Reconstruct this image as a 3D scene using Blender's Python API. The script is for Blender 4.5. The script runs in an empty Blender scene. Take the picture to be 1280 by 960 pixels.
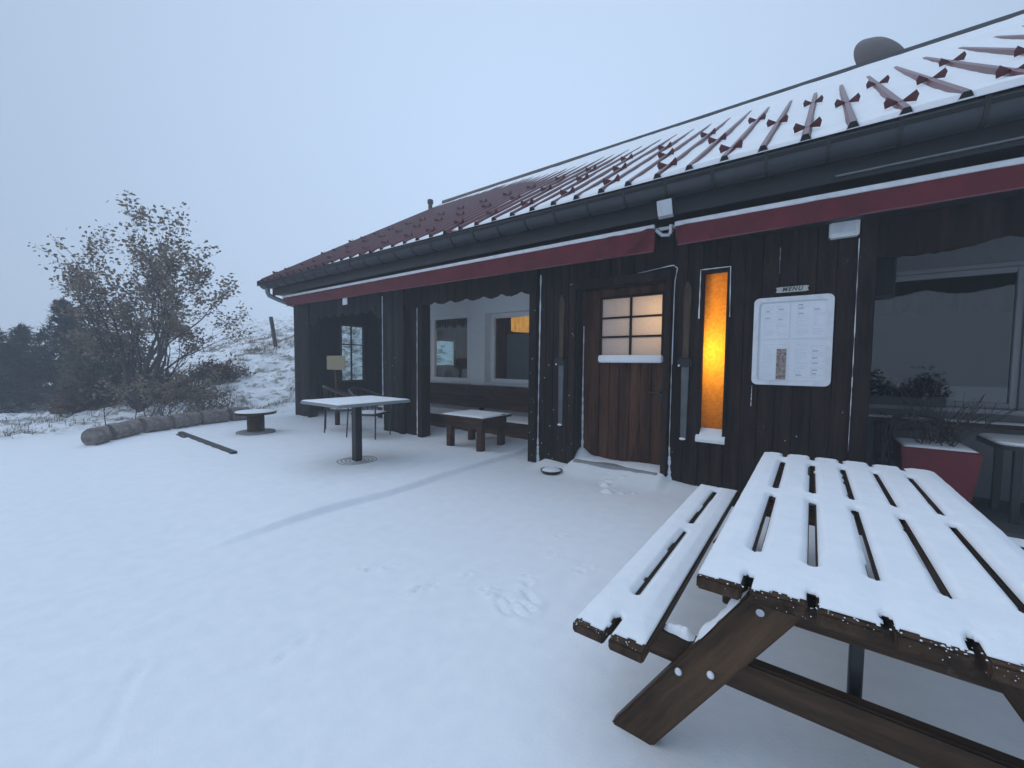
import bpy, bmesh, math, random
import numpy as np
from mathutils import Vector, Matrix
random.seed(7); rng = np.random.default_rng(11)
scene = bpy.context.scene
COL = scene.collection
PI = math.pi

# ------------------------------------------------------------------ noise
def _hash(ix, iy, s):
    v = np.sin(ix*127.1 + iy*311.7 + s*74.7)*43758.5453
    return v - np.floor(v)
def vnoise(x, y, s=0):
    ix, iy = np.floor(x), np.floor(y); fx, fy = x-ix, y-iy
    fx = fx*fx*fx*(fx*(fx*6-15)+10); fy = fy*fy*fy*(fy*(fy*6-15)+10)
    a, b = _hash(ix, iy, s), _hash(ix+1, iy, s); c, d = _hash(ix, iy+1, s), _hash(ix+1, iy+1, s)
    return ((a*(1-fx)+b*fx)*(1-fy) + (c*(1-fx)+d*fx)*fy)*2-1
def fbm(x, y, s=0, o=4):
    t, a = 0, 1.0
    for k in range(o):
        t = t + a*vnoise(x*2**k+17*k, y*2**k-9*k, s+k); a *= .5
    return t/1.9
def sstep(a, b, x):
    t = np.clip((x-a)/(b-a), 0, 1); return t*t*(3-2*t)

# ------------------------------------------------------------------ materials
def mat(name, setup):
    m = bpy.data.materials.new(name); m.use_nodes = True
    nt = m.node_tree; nt.nodes.clear()
    out = nt.nodes.new('ShaderNodeOutputMaterial')
    setup(nt, out); return m
def N(nt, t, **kw):
    n = nt.nodes.new(t)
    for k, v in kw.items():
        if k in n.inputs: n.inputs[k].default_value = v
        else: setattr(n, k, v)
    return n
def coords(nt, scale=(1,1,1), rot=0):
    tc = N(nt, 'ShaderNodeTexCoord'); mp = N(nt, 'ShaderNodeMapping'); mp.inputs['Scale'].default_value = scale
    
    if rot:
        m0 = N(nt, 'ShaderNodeMapping'); m0.inputs['Rotation'].default_value = (0, rot, 0); nt.links.new(tc.outputs['Object'], m0.inputs['Vector']); nt.links.new(m0.outputs[0], mp.inputs['Vector'])
    else: nt.links.new(tc.outputs['Object'], mp.inputs['Vector'])
    return mp.outputs['Vector']
def ramp(nt, fac, stops):
    r = N(nt, 'ShaderNodeValToRGB'); e = r.color_ramp.elements
    while len(e) < len(stops): e.new(.5)
    for el, (p, c) in zip(e, stops): el.position = p; el.color = (*c, 1) if len(c) == 3 else c
    nt.links.new(fac, r.inputs['Fac']); return r.outputs['Color']
def mixc(nt, fac, a, b):
    m = N(nt, 'ShaderNodeMix', data_type='RGBA')
    for s, v in ((0, fac), (6, a), (7, b)):
        if hasattr(v, 'links'): nt.links.new(v, m.inputs[s])
        else: m.inputs[s].default_value = v if s == 0 else (*v, 1)
    return m.outputs[2]
def bump(nt, h, strength, dist=.01):
    b = N(nt, 'ShaderNodeBump', Strength=strength, Distance=dist); nt.links.new(h, b.inputs['Height']); return b.outputs['Normal']
def noise(nt, vec, scale, detail=4, rough=.55):
    n = N(nt, 'ShaderNodeTexNoise', Scale=scale, Detail=detail, Roughness=rough); nt.links.new(vec, n.inputs['Vector']); return n.outputs['Fac']

FROST = (.62, .66, .72)
def wood(name, c1, c2, along='z', rough=.75, frost=0., fine=26, band=7, spec=.12, rot=0):
    def f(nt, out):
        st = {'x': (.12,1,1), 'y': (1,.12,1), 'z': (1,1,.12)}[along]
        v = coords(nt, st, rot); g = noise(nt, v, fine, 6, .65); b = noise(nt, v, band, 2)
        a = N(nt, 'ShaderNodeMath', operation='MULTIPLY_ADD'); nt.links.new(g, a.inputs[0]); a.inputs[1].default_value = .6
        m2 = N(nt, 'ShaderNodeMath', operation='MULTIPLY'); nt.links.new(b, m2.inputs[0]); m2.inputs[1].default_value = .4
        nt.links.new(m2.outputs[0], a.inputs[2])
        col = ramp(nt, a.outputs[0], [(.36, c1), (.64, c2)])
        bs = {'x': (.25,9,9), 'y': (9,.25,9), 'z': (9,9,.25)}[along]
        tone = ramp(nt, noise(nt, coords(nt, bs, rot), 1., 1, .4), [(.30, (.45,)*3), (.70, (1.,)*3)])
        mt = N(nt, 'ShaderNodeMix', data_type='RGBA', blend_type='MULTIPLY'); mt.inputs[0].default_value = 1; nt.links.new(col, mt.inputs[6]); nt.links.new(tone, mt.inputs[7]); col = mt.outputs[2]
        if frost > 0:
            fv = coords(nt, (1,1,1)); fn = noise(nt, fv, 34, 5, .75); fb = noise(nt, fv, 2.3, 2)
            mm = N(nt, 'ShaderNodeMath', operation='MULTIPLY'); nt.links.new(fn, mm.inputs[0]); nt.links.new(fb, mm.inputs[1])
            lo = .42 - .14*frost
            fm = ramp(nt, mm.outputs[0], [(lo, (0,0,0)), (lo+.13, (frost,)*3)])
            col = mixc(nt, fm, col, FROST)
        p = N(nt, 'ShaderNodeBsdfPrincipled', Roughness=rough); p.inputs['Specular IOR Level'].default_value = spec
        nt.links.new(col, p.inputs['Base Color']); nt.links.new(bump(nt, g, .8, .008), p.inputs['Normal'])
        nt.links.new(p.outputs[0], out.inputs[0])
    return mat(name, f)
def plain(name, c, rough=.5, metal=0., var=.12, scale=9, bumpy=0., frost=0., spec=.5):
    def f(nt, out):
        v = coords(nt); n = noise(nt, v, scale, 5, .6)
        col = ramp(nt, n, [(.3, tuple(x*(1-var) for x in c)), (.7, tuple(min(1, x*(1+var)) for x in c))])
        if frost > 0:
            fn = noise(nt, v, 40, 5, .75); fb = noise(nt, v, 2.6, 2)
            mm = N(nt, 'ShaderNodeMath', operation='MULTIPLY'); nt.links.new(fn, mm.inputs[0]); nt.links.new(fb, mm.inputs[1])
            lo = .42-.14*frost
            col = mixc(nt, ramp(nt, mm.outputs[0], [(lo, (0,0,0)), (lo+.12, (frost,)*3)]), col, FROST)
        p = N(nt, 'ShaderNodeBsdfPrincipled', Roughness=rough, Metallic=metal); p.inputs['Specular IOR Level'].default_value = spec
        nt.links.new(col, p.inputs['Base Color'])
        if bumpy: nt.links.new(bump(nt, n, bumpy, .01), p.inputs['Normal'])
        nt.links.new(p.outputs[0], out.inputs[0])
    return mat(name, f)
def snow_mat(name, bank=False):
    def f(nt, out):
        v = coords(nt); n = noise(nt, v, 85, 4, .75); n2 = noise(nt, v, 9, 4)
        col = ramp(nt, n2, [(.3, (.80,.83,.87)), (.7, (.86,.88,.90))])
        if bank:
            tc = N(nt, 'ShaderNodeTexCoord'); sp = N(nt, 'ShaderNodeSeparateXYZ'); nt.links.new(tc.outputs['Object'], sp.inputs[0])
            mr = N(nt, 'ShaderNodeMapRange'); mr.inputs[1].default_value = -10.7; mr.inputs[2].default_value = -12.0
            nt.links.new(sp.outputs['X'], mr.inputs[0])
            sv = coords(nt, (1,.7,1)); g = noise(nt, sv, 3.4, 8, .74)
            gm = ramp(nt, g, [(.50, (0,0,0)), (.60, (.8,)*3)])
            mm = N(nt, 'ShaderNodeMath', operation='MULTIPLY'); nt.links.new(mr.outputs[0], mm.inputs[0]); nt.links.new(gm, mm.inputs[1])
            gc = ramp(nt, noise(nt, v, 21, 4), [(.35, (.07,.055,.04)), (.65, (.17,.14,.10))])
            col = mixc(nt, mm.outputs[0], col, gc)
        p = N(nt, 'ShaderNodeBsdfPrincipled', Roughness=.75); p.inputs['Specular IOR Level'].default_value = .2
        nt.links.new(col, p.inputs['Base Color']); nt.links.new(bump(nt, n, .5, .005), p.inputs['Normal'])
        nt.links.new(p.outputs[0], out.inputs[0])
    return mat(name, f)
def glass_mat(name, tint, f0=.06, extra=.0):
    def f(nt, out):
        tr = N(nt, 'ShaderNodeBsdfTransparent'); tr.inputs[0].default_value = (*tint, 1)
        gl = N(nt, 'ShaderNodeBsdfGlossy', Roughness=.02)
        fr = N(nt, 'ShaderNodeLayerWeight', Blend=.5); pw = N(nt, 'ShaderNodeMath', operation='POWER'); nt.links.new(fr.outputs['Facing'], pw.inputs[0]); pw.inputs[1].default_value = 4.5
        ad = N(nt, 'ShaderNodeMath', operation='MULTIPLY_ADD'); nt.links.new(pw.outputs[0], ad.inputs[0]); ad.inputs[1].default_value = .8; ad.inputs[2].default_value = .045+extra
        mx = N(nt, 'ShaderNodeMixShader'); nt.links.new(ad.outputs[0], mx.inputs[0]); nt.links.new(tr.outputs[0], mx.inputs[1]); nt.links.new(gl.outputs[0], mx.inputs[2])
        nt.links.new(mx.outputs[0], out.inputs[0])
    return mat(name, f)
def frosted_mat(name, c1, c2, trans, scale=60, dcol=(.35,.35,.36)):
    def f(nt, out):
        v = coords(nt); n = noise(nt, v, scale, 3, .6); n2 = noise(nt, v, 3, 3)
        col = ramp(nt, n, [(.32, c1), (.66, c2)])
        t = N(nt, 'ShaderNodeBsdfTranslucent'); nt.links.new(col, t.inputs[0])
        d = N(nt, 'ShaderNodeBsdfPrincipled', Roughness=.25); d.inputs['Base Color'].default_value = (*dcol, 1)
        bn = bump(nt, n, .5, .005); nt.links.new(bn, d.inputs['Normal'])
        mx = N(nt, 'ShaderNodeMixShader'); mx.inputs[0].default_value = trans
        nt.links.new(d.outputs[0], mx.inputs[1]); nt.links.new(t.outputs[0], mx.inputs[2]); nt.links.new(mx.outputs[0], out.inputs[0])
    return mat(name, f)
def leaf_mat(name, c1, c2, scale=3.):
    def f(nt, out):
        v = coords(nt); n = noise(nt, v, scale, 4)
        col = ramp(nt, n, [(.35, c1), (.65, c2)])
        d = N(nt, 'ShaderNodeBsdfDiffuse'); t = N(nt, 'ShaderNodeBsdfTranslucent')
        nt.links.new(col, d.inputs[0]); nt.links.new(col, t.inputs[0])
        mx = N(nt, 'ShaderNodeMixShader'); mx.inputs[0].default_value = .3
        nt.links.new(d.outputs[0], mx.inputs[1]); nt.links.new(t.outputs[0], mx.inputs[2]); nt.links.new(mx.outputs[0], out.inputs[0])
    return mat(name, f)

M = dict(
 snow=snow_mat('snow'), ground=snow_mat('snowy_ground', True),
 facade=wood('dark_stained_boards', (.008,.006,.005), (.042,.028,.021), frost=.16),
 frosted=wood('frosted_dark_boards', (.018,.017,.018), (.055,.05,.05), frost=.36),
 inner=wood('porch_boards', (.008,.006,.005), (.034,.022,.016)),
 bench=wood('bench_planks', (.035,.018,.011), (.125,.066,.04), 'x'),
 door=wood('door_planks', (.042,.017,.009), (.14,.062,.033)),
 picnic=wood('wet_picnic_wood', (.028,.017,.011), (.12,.072,.042), 'x', rough=.5, frost=.12),
 legwood=wood('brown_leg_wood', (.042,.025,.014), (.16,.095,.053), 'z', rough=.5, frost=.10, rot=-.577), legwood2=wood('brown_leg_wood_mirrored', (.042,.025,.014), (.16,.095,.053), 'z', rough=.5, frost=.10, rot=.577), picnic_y=wood('wet_plank_wood', (.028,.017,.011), (.12,.072,.042), 'y', rough=.5, frost=.12),
 room=wood('room_panelling', (.10,.05,.025), (.20,.11,.055)),
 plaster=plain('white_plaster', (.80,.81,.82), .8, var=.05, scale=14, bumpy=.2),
 bayplaster=plain('shade_tinted_bay_plaster', (.22,.23,.24), .8, var=.05, scale=14, bumpy=.2), bayframe=plain('shade_tinted_bay_frame', (.30,.31,.32), .5, var=.05),  # white plaster and frame paint darkened, the bay's shade put into the colour
 wframe=plain('white_frame_paint', (.80,.81,.82), .45, var=.04),
 black=plain('black_paint', (.012,.013,.015), .45),
 gutter=plain('gutter_paint', (.032,.039,.045), .30, .2, var=.2, frost=.06), ring=plain('gutter_ring', (.008,.009,.010), .5),
 pipe=plain('zinc_downpipe', (.20,.23,.24), .45, .5, frost=.1),
 silver=plain('galvanised_metal', (.50,.53,.56), .38, .7),
 alu=plain('aluminium_trim', (.70,.73,.76), .5, .2, frost=.1),
 red=plain('wine_red_fabric', (.105,.006,.014), .75, var=.3, scale=5, frost=.10, bumpy=.1),
 redpot=plain('red_planter', (.14,.005,.013), .5),
 maroon=plain('maroon_roof_sheet', (.11,.027,.032), .42, .1, var=.15, scale=3, frost=.12),
 deck=plain('roof_deck', (.008,.008,.009), .8),
 dish=plain('brown_dish', (.075,.055,.052), .6),
 stone=plain('pale_stone', (.26,.27,.28), .8, var=.2, scale=60, bumpy=.3, frost=.2),
 paving=plain('grey_paving', (.05,.055,.06), .8, var=.2),  # set dark to put the covered bay's shade into the floor colour
 logw=plain('weathered_log', (.20,.17,.155), .85, var=.5, scale=12, bumpy=.8, frost=.35),
 strip=plain('dark_channel', (.03,.032,.036), .6, frost=.1),
 paper=plain('white_paper', (.72,.76,.82), .35, var=.03, scale=4),
 ink=plain('grey_print', (.58,.62,.69), .5), ink2=plain('dark_print', (.40,.43,.48), .5),
 photo=plain('brown_picture', (.26,.21,.19), .5, var=.75, scale=45),
 cream=plain('cream_plate', (.50,.50,.46), .5), letter=plain('black_letters', (.02,.02,.02), .5),
 beige=plain('beige_board', (.30,.25,.16), .7, var=.06),
 rattan=plain('dark_rattan', (.05,.04,.035), .6, var=.3, scale=60), steel=plain('dark_steel', (.025,.025,.027), .4, .4),
 bark=plain('grey_bark', (.065,.055,.05), .9, var=.3, scale=20),
 twig=plain('bare_twig', (.05,.04,.038), .9),
 leaf=leaf_mat('withered_leaves', (.15,.125,.105), (.32,.265,.20)),
 fir=leaf_mat('fir_needles', (.055,.066,.070), (.11,.13,.13)),
 bushg=leaf_mat('olive_bush', (.10,.11,.08), (.18,.18,.125)), bushr=leaf_mat('russet_bush', (.12,.095,.08), (.20,.15,.12)),
 grass=leaf_mat('dry_grass', (.13,.105,.075), (.27,.225,.165)),
 ever=leaf_mat('dark_evergreen', (.010,.014,.009), (.026,.034,.02)), petal=plain('pale_flower', (.35,.27,.24), .7),
 curtain=plain('brown_curtain', (.09,.05,.04), .9, var=.2, scale=30), blind=plain('grey_curtain', (.20,.20,.21), .9, var=.05),
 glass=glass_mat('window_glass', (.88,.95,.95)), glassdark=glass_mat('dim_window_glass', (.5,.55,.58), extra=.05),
 amber=frosted_mat('amber_glass', (.80,.44,.09), (.97,.62,.17), .95, 34, (.10,.05,.01)),
 frostglass=frosted_mat('frosted_glass', (.78,.66,.54), (.92,.80,.68), .5, 70, (.62,.62,.63)),
)
def _lamp(nt, out):
    v = coords(nt, (1,1,.3)); n = noise(nt, v, 14, 4)
    e = N(nt, 'ShaderNodeEmission', Strength=.85); nt.links.new(ramp(nt, n, [(.35, (.60,.20,.03)), (.68, (1,.50,.13))]), e.inputs[0]); nt.links.new(e.outputs[0], out.inputs[0])
M['lamp'] = mat('lit_lamp_shade', _lamp)
def _bulb(nt, out):
    e = N(nt, 'ShaderNodeEmission', Strength=3.0); e.inputs[0].default_value = (1,.66,.2,1); nt.links.new(e.outputs[0], out.inputs[0])
M['bulb'] = mat('lit_bulb', _bulb)

# ------------------------------------------------------------------ objects
WLOC = {}
def setp(o, label=None, cat=None, group=None, kind=None):
    if label: o['label'] = label
    if cat: o['category'] = cat
    if group: o['group'] = group
    if kind: o['kind'] = kind
    return o
def thing(name, label, cat, loc, group=None):
    o = bpy.data.objects.new(name, None); COL.objects.link(o); o.location = loc; o.empty_display_size = .2
    WLOC[o.name] = Vector(loc); return setp(o, label, cat, group)
class MB:
    def __init__(s): s.v = []; s.f = []
    def add(s, vs, fs):
        b = len(s.v); s.v += [tuple(p) for p in vs]; s.f += [tuple(i+b for i in f) for f in fs]; return s
    def box(s, x0, x1, y0, y1, z0, z1):
        return s.add([(x0,y0,z0),(x1,y0,z0),(x1,y1,z0),(x0,y1,z0),(x0,y0,z1),(x1,y0,z1),(x1,y1,z1),(x0,y1,z1)],
                     [(0,3,2,1),(4,5,6,7),(0,1,5,4),(1,2,6,5),(2,3,7,6),(3,0,4,7)])
    def beam(s, a, b, w, h, up=(0,0,1)):      # rectangular bar between two points
        a, b = Vector(a), Vector(b); d = (b-a).normalized(); u = Vector(up); r = d.cross(u).normalized(); u = r.cross(d)
        vs = []
        for p in (a, b):
            for i, j in ((-1,-1),(1,-1),(1,1),(-1,1)): vs.append(p + r*w/2*i + u*h/2*j)
        return s.add(vs, [(0,1,2,3),(7,6,5,4),(0,4,5,1),(1,5,6,2),(2,6,7,3),(3,7,4,0)])
    def prism(s, poly, axis, a, b):           # poly of 2-D points, extruded along axis from a to b
        n = len(poly); P = {'x': lambda p, t: (t, p[0], p[1]), 'y': lambda p, t: (p[0], t, p[1]), 'z': lambda p, t: (p[0], p[1], t)}[axis]
        return s.add([P(p, a) for p in poly]+[P(p, b) for p in poly],
                     [tuple(range(n)), tuple(range(2*n-1, n-1, -1))]+[(i, i+n, (i+1)%n+n, (i+1)%n) for i in range(n)])
    def tube(s, pts, rad, n=8, caps=True):
        pts = [Vector(p) for p in pts]; rad = rad if hasattr(rad, '__len__') else [rad]*len(pts); vs = []
        ref = None
        for i, p in enumerate(pts):
            d = (pts[min(i+1, len(pts)-1)] - pts[max(i-1, 0)]).normalized()
            if ref is None: ref = d.orthogonal().normalized()
            ref = (ref - d*ref.dot(d)).normalized(); q = d.cross(ref)
            for k in range(n):
                t = 2*PI*k/n; vs.append(p + (ref*math.cos(t)+q*math.sin(t))*rad[i])
        fs = [(i*n+k, i*n+(k+1)%n, (i+1)*n+(k+1)%n, (i+1)*n+k) for i in range(len(pts)-1) for k in range(n)]
        if caps: fs += [tuple(range(n-1, -1, -1)), tuple(range((len(pts)-1)*n, len(pts)*n))]
        return s.add(vs, fs)
    def lathe(s, prof, c, n=32):              # prof of (r, z) about a vertical axis at c
        vs = [(c[0]+r*math.cos(2*PI*k/n), c[1]+r*math.sin(2*PI*k/n), c[2]+z) for r, z in prof for k in range(n)]
        fs = [(i*n+k, i*n+(k+1)%n, (i+1)*n+(k+1)%n, (i+1)*n+k) for i in range(len(prof)-1) for k in range(n)]
        fs += [tuple(range(n-1, -1, -1)), tuple(range((len(prof)-1)*n, len(prof)*n))]
        return s.add(vs, fs)
    def ball(s, c, r, nu=8, nv=5, sq=(1,1,1)):
        prof = [(max(1e-4, math.sin(PI*i/nv)), -math.cos(PI*i/nv)) for i in range(nv+1)]
        vs = [(c[0]+a*r*sq[0]*math.cos(2*PI*k/nu), c[1]+a*r*sq[1]*math.sin(2*PI*k/nu), c[2]+z*r*sq[2]) for a, z in prof for k in range(nu)]
        return s.add(vs, [(i*nu+k, i*nu+(k+1)%nu, (i+1)*nu+(k+1)%nu, (i+1)*nu+k) for i in range(nv) for k in range(nu)])
    def build(s, name, m, parent=None, bevel=0, smooth=False, seg=1):
        off = WLOC.get(parent.name, Vector((0,0,0))) if parent else Vector((0,0,0))
        me = bpy.data.meshes.new(name); me.from_pydata([tuple(Vector(p)-off) for p in s.v], [], s.f); me.update()
        if bevel:
            bm = bmesh.new(); bm.from_mesh(me)
            bmesh.ops.bevel(bm, geom=[e for e in bm.edges if len(e.link_faces) == 2 and e.calc_face_angle(0) > .6], offset=bevel, segments=seg, affect='EDGES', clamp_overlap=True)
            bm.to_mesh(me); bm.free()
        if smooth:
            me.polygons.foreach_set('use_smooth', [True]*len(me.polygons)); me.set_sharp_from_angle(angle=.75)
        me.materials.append(M[m] if isinstance(m, str) else m)
        o = bpy.data.objects.new(name, me); COL.objects.link(o)
        if parent: o.parent = parent; WLOC[o.name] = off
        return o
def grid_obj(name, X, Y, Z, m, parent=None, keep=None, skirt=None):
    """height field; cells whose keep is False are left out; skirt = bottom z array for closed sides"""
    ny, nx = Z.shape; b = MB(); off = WLOC.get(parent.name, Vector((0,0,0))) if parent else Vector((0,0,0))
    co = np.stack([X, Y, Z], -1).reshape(-1, 3)
    i = np.arange(ny-1)[:, None]*nx + np.arange(nx-1)[None, :]
    q = np.stack([i, i+1, i+nx+1, i+nx], -1)
    if keep is not None: q = q[keep]
    q = q.reshape(-1, 4)
    faces = [q]
    if skirt is not None:
        co2 = co.copy(); co2[:, 2] = skirt.reshape(-1); nb = len(co)
        e = np.concatenate([q[:, [0,1]], q[:, [1,2]], q[:, [2,3]], q[:, [3,0]]])
        key = set(map(tuple, e.tolist())); side = [(a, c) for a, c in key if (c, a) not in key]
        s = np.array(side); faces.append(np.stack([s[:, 1], s[:, 0], s[:, 0]+nb, s[:, 1]+nb], -1)); co = np.concatenate([co, co2])
    q = np.concatenate(faces)
    used = np.unique(q); remap = np.full(len(co), -1); remap[used] = np.arange(len(used)); q = remap[q]; co = co[used] - np.array(off)
    me = bpy.data.meshes.new(name); me.vertices.add(len(co)); me.vertices.foreach_set('co', co.astype(np.float32).ravel())
    me.loops.add(q.size); me.loops.foreach_set('vertex_index', q.astype(np.int32).ravel())
    me.polygons.add(len(q)); me.polygons.foreach_set('loop_start', np.arange(0, q.size, 4, dtype=np.int32)); me.polygons.foreach_set('loop_total', np.full(len(q), 4, np.int32))
    me.polygons.foreach_set('use_smooth', np.ones(len(q), bool)); me.update(calc_edges=True); me.validate()
    me.materials.append(M[m]); o = bpy.data.objects.new(name, me); COL.objects.link(o)
    if parent: o.parent = parent; WLOC[o.name] = off
    return o

# ------------------------------------------------------------------ camera
cy, cp, cr = -.636482, -.0521209, .00890058
f = Vector((math.sin(cy)*math.cos(cp), math.cos(cy)*math.cos(cp), math.sin(cp)))
r0 = Vector((math.cos(cy), -math.sin(cy), 0)); u0 = r0.cross(f)
rv = math.cos(cr)*r0 + math.sin(cr)*u0; uv = -math.sin(cr)*r0 + math.cos(cr)*u0
cam = bpy.data.cameras.new('camera'); co = bpy.data.objects.new('camera', cam); COL.objects.link(co)
mw = Matrix((rv, uv, -f)).transposed().to_4x4(); mw.translation = (0,0,1.4); co.matrix_world = mw
cam.sensor_width = 36; cam.sensor_fit = 'HORIZONTAL'; cam.lens = 506.22/1280*36; cam.clip_end = 2000; cam.clip_start = .05
scene.camera = co

# ------------------------------------------------------------------ ground
FW = 4.82                                        # facade front plane
def ground_z(x, y, detail=True):
    x = np.asarray(x, float); y = np.asarray(y, float)
    wob = .05*vnoise(y*1.1, y*0+3, 5)
    terr = (.80*sstep(-3.46+wob, -3.53+wob, x)+.20*sstep(-3.0+wob, -3.6+wob, x))*(.068*sstep(.7, 1.9, y))
    z = terr + .02*fbm(x*.35, y*.35, 3, 3)
    z = z + sstep(4.75, 5.6, y)*sstep(-3.0, -3.3, x)*.07           # drift inside the porch
    # drifts along the facade
    z = z + .05*sstep(4.4, 4.85, y)*sstep(-3.1, -2.95, x)*sstep(.5, .2, x)*(1+.5*vnoise(x*3, x*0, 9))
    # the door: rise to the leaf, higher at its hinge side
    ind = sstep(-2.62, -2.5, x)*sstep(-1.25, -1.36, x)
    z = z + ind*(sstep(4.3, 4.98, y)*.10 + sstep(4.78, 4.99, y)*.11*np.exp(-((x+2.50)/.10)**2))
    # bank beyond the logs
    d = np.clip(-10.45-x, 0, None)
    bank = sstep(0, 6.5, d)*(np.clip(.345*(y-1.7), -.1, 4.5))
    bank = bank + sstep(7, 40, d)*.5*sstep(4, 10, y)
    bank = np.minimum(bank, 4.6)
    z = z - .02*sstep(0, 2, d) + bank
    if detail:
        rough = sstep(.3, 1.6, d)
        z = z + rough*(.16*fbm(x*1.5, y*1.5, 21, 4) + .10*fbm(x*3.6, y*3.6, 31, 3))
        flat = 1-rough
        z = z + flat*(.0035*fbm(x*1.6, y*.9, 41, 3) + .0028*fbm(x*12, y*1.6, 51, 3)*sstep(-6.5, -3.5, x) + .0012*fbm(x*22, y*22, 61, 2)*sstep(-6, -4, x))
        # planks of the raised terrace telegraph through the snow
        z = z + flat*sstep(-3.6, -3.9, x)*sstep(1.6, 2.6, y)*.0045*np.sin(x*2*PI/.36)
        for (px, py, rx, ry, a, dp) in PITS:
            ca, sa = math.cos(a), math.sin(a); dx, dy = x-px, y-py
            u, w = (dx*ca+dy*sa)/rx, (-dx*sa+dy*ca)/ry; q = u*u+w*w
            z = z - dp*np.exp(-q*1.2) + dp*.35*np.exp(-((np.sqrt(q)-1.7)/.55)**2)
    return z
_p = Matrix((rv, uv, -f))
def px_ground(x, y, z=0.):                        # used once, to lay out the marks in the snow
    d = rv*((x-640)/506.22) - uv*((y-480)/506.22) + f
    t = (z-1.4)/d.z; return d.x*t, d.y*t
PITS = []
def paw(x, y, s=.055, dp=.016):
    for k in range(3): PITS.append((x+random.uniform(-1,1)*s*.8, y+random.uniform(-1,1)*s*.8, s*.42, s*.3, random.uniform(0,3), dp))
for (px, py) in ((528,738),(541,733),(517,742),(462,710),(484,709),(726,712),(734,708),(690,690),(612,737),(622,742),(655,722),(667,730),(585,718),(700,668)):
    paw(*px_ground(px, py), .05, .020)
for (ax, ay, bx, by) in ((622,752,640,770),(634,748,655,775),(646,742,668,768),(655,738,672,758),(628,745,648,752)):
    a, b = px_ground(ax, ay), px_ground(bx, by)
    PITS.append(((a[0]+b[0])/2, (a[1]+b[1])/2, .075, .022, math.atan2(b[1]-a[1], b[0]-a[0]), .028))
for (ax, ay, bx, by, w, dp) in ((345,828,362,812,.02,.014),(372,806,390,794,.018,.013),(150,880,165,850,.03,.010),(166,848,180,826,.03,.011),(112,950,135,915,.035,.009),(135,915,150,882,.03,.008),(170,780,200,765,.035,.005),(60,770,90,768,.04,.007)):
    a, b = px_ground(ax, ay), px_ground(bx, by)
    PITS.append(((a[0]+b[0])/2, (a[1]+b[1])/2, math.dist(a, b)*.55, w, math.atan2(b[1]-a[1], b[0]-a[0]), dp))
for k in range(9):                                # loose lumps in front of the door
    a = px_ground(random.uniform(752, 800), random.uniform(600, 616)); PITS.append((a[0], a[1], random.uniform(.02,.05), .02, random.uniform(0,3), -.022))
for (px, py) in ((757,606),(760,614)): a = px_ground(px, py); PITS.append((a[0], a[1], .045, .04, 0, -.04))

def axis(*seg):
    o = []
    for a, b, s in seg:
        n = max(2, int(round((b-a)/s))); o += list(np.linspace(a, b, n, endpoint=False))
    o.append(seg[-1][1]); return np.array(o)
gx = axis((-95,-40,6),(-40,-26,.7),(-26,-11.2,.085),(-11.2,-5.2,.06),(-5.2,1.5,.022),(1.5,8,.4),(8,40,5))
gy = axis((-30,-4,3),(-4,.2,.3),(.2,5.1,.022),(5.1,14,.085),(14,30,.8),(30,90,6))
GX, GY = np.meshgrid(gx, gy)
go = grid_obj('snow_ground', GX, GY, ground_z(GX, GY), 'ground'); go['kind'] = 'structure'

# ------------------------------------------------------------------ the hut
hut = thing('mountain_hut', 'dark timber mountain hut with wine-red ribbed roof and open porch bays', 'building', (-4, FW, 0))
def boards(name, x0, x1, z0, z1, y, m='facade', w=.145, th=.03, parent=None, back=True):
    b = MB(); n = max(1, round((x1-x0)/w)); w = (x1-x0)/n
    for i in range(n):
        j = random.uniform(-.003, .003)
        b.box(x0+i*w+.003, x0+(i+1)*w-.003, y+j, y+th+j, z0+random.uniform(0,.01), z1)
    o = b.build(name, m, parent or hut, bevel=.004)
    if back:
        MB().box(x0+.004, x1-.004, y+th+.006, y+.15, z0, z1).build('wall_core', 'deck', parent or hut)
    return o
T = 3.0
boards('wall', -10.2, -9.49, -.1, T, FW, 'frosted', .178)
boards('wall', -6.67, -6.06, -.1, T, FW, 'frosted', .152)
boards('wall', -6.06+.003, -5.60, -.1, T, FW+.035, 'facade', .15)
boards('wall', -3.10, -2.515, -.1, T, FW, 'facade', .117)
boards('wall', -1.30, -.99, -.1, T, FW, 'facade', .155)
boards('wall', -.985, -.735, -.1, .575, FW, 'facade', .125)
boards('wall', -.985, -.735, 2.405, T, FW, 'facade', .125)
boards('wall', -.73, .30, -.1, T, FW, 'facade', .147)
boards('wall', -2.51, -1.305, 2.40, T, FW, 'facade', .15)
def post(x0, x1, y0, y1, z0, z1, m='facade'): return MB().box(x0, x1, y0, y1, z0, z1).build('post', m, hut, bevel=.006)
post(-9.53, -9.44, FW-.035, FW+.16, -.05, T, 'facade')
post(-6.12, -5.985, FW-.06, FW-.003, .02, T, 'facade'); post(-5.615, -5.505, FW-.05, FW+.16, .02, T)
post(-3.225, -3.105, FW-.07, FW+.16, -.05, T); post(-2.60, -2.51, FW-.06, FW-.004, -.05, 2.47)
post(-1.375, -1.305, FW-.06, FW+.15, -.05, 2.47); post(.305, .425, FW-.03, FW+.16, -.05, T)
MB().box(-2.60, -1.305, FW-.061, FW-.005, 2.36, 2.47).build('door_head', 'facade', hut, bevel=.006)
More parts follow.
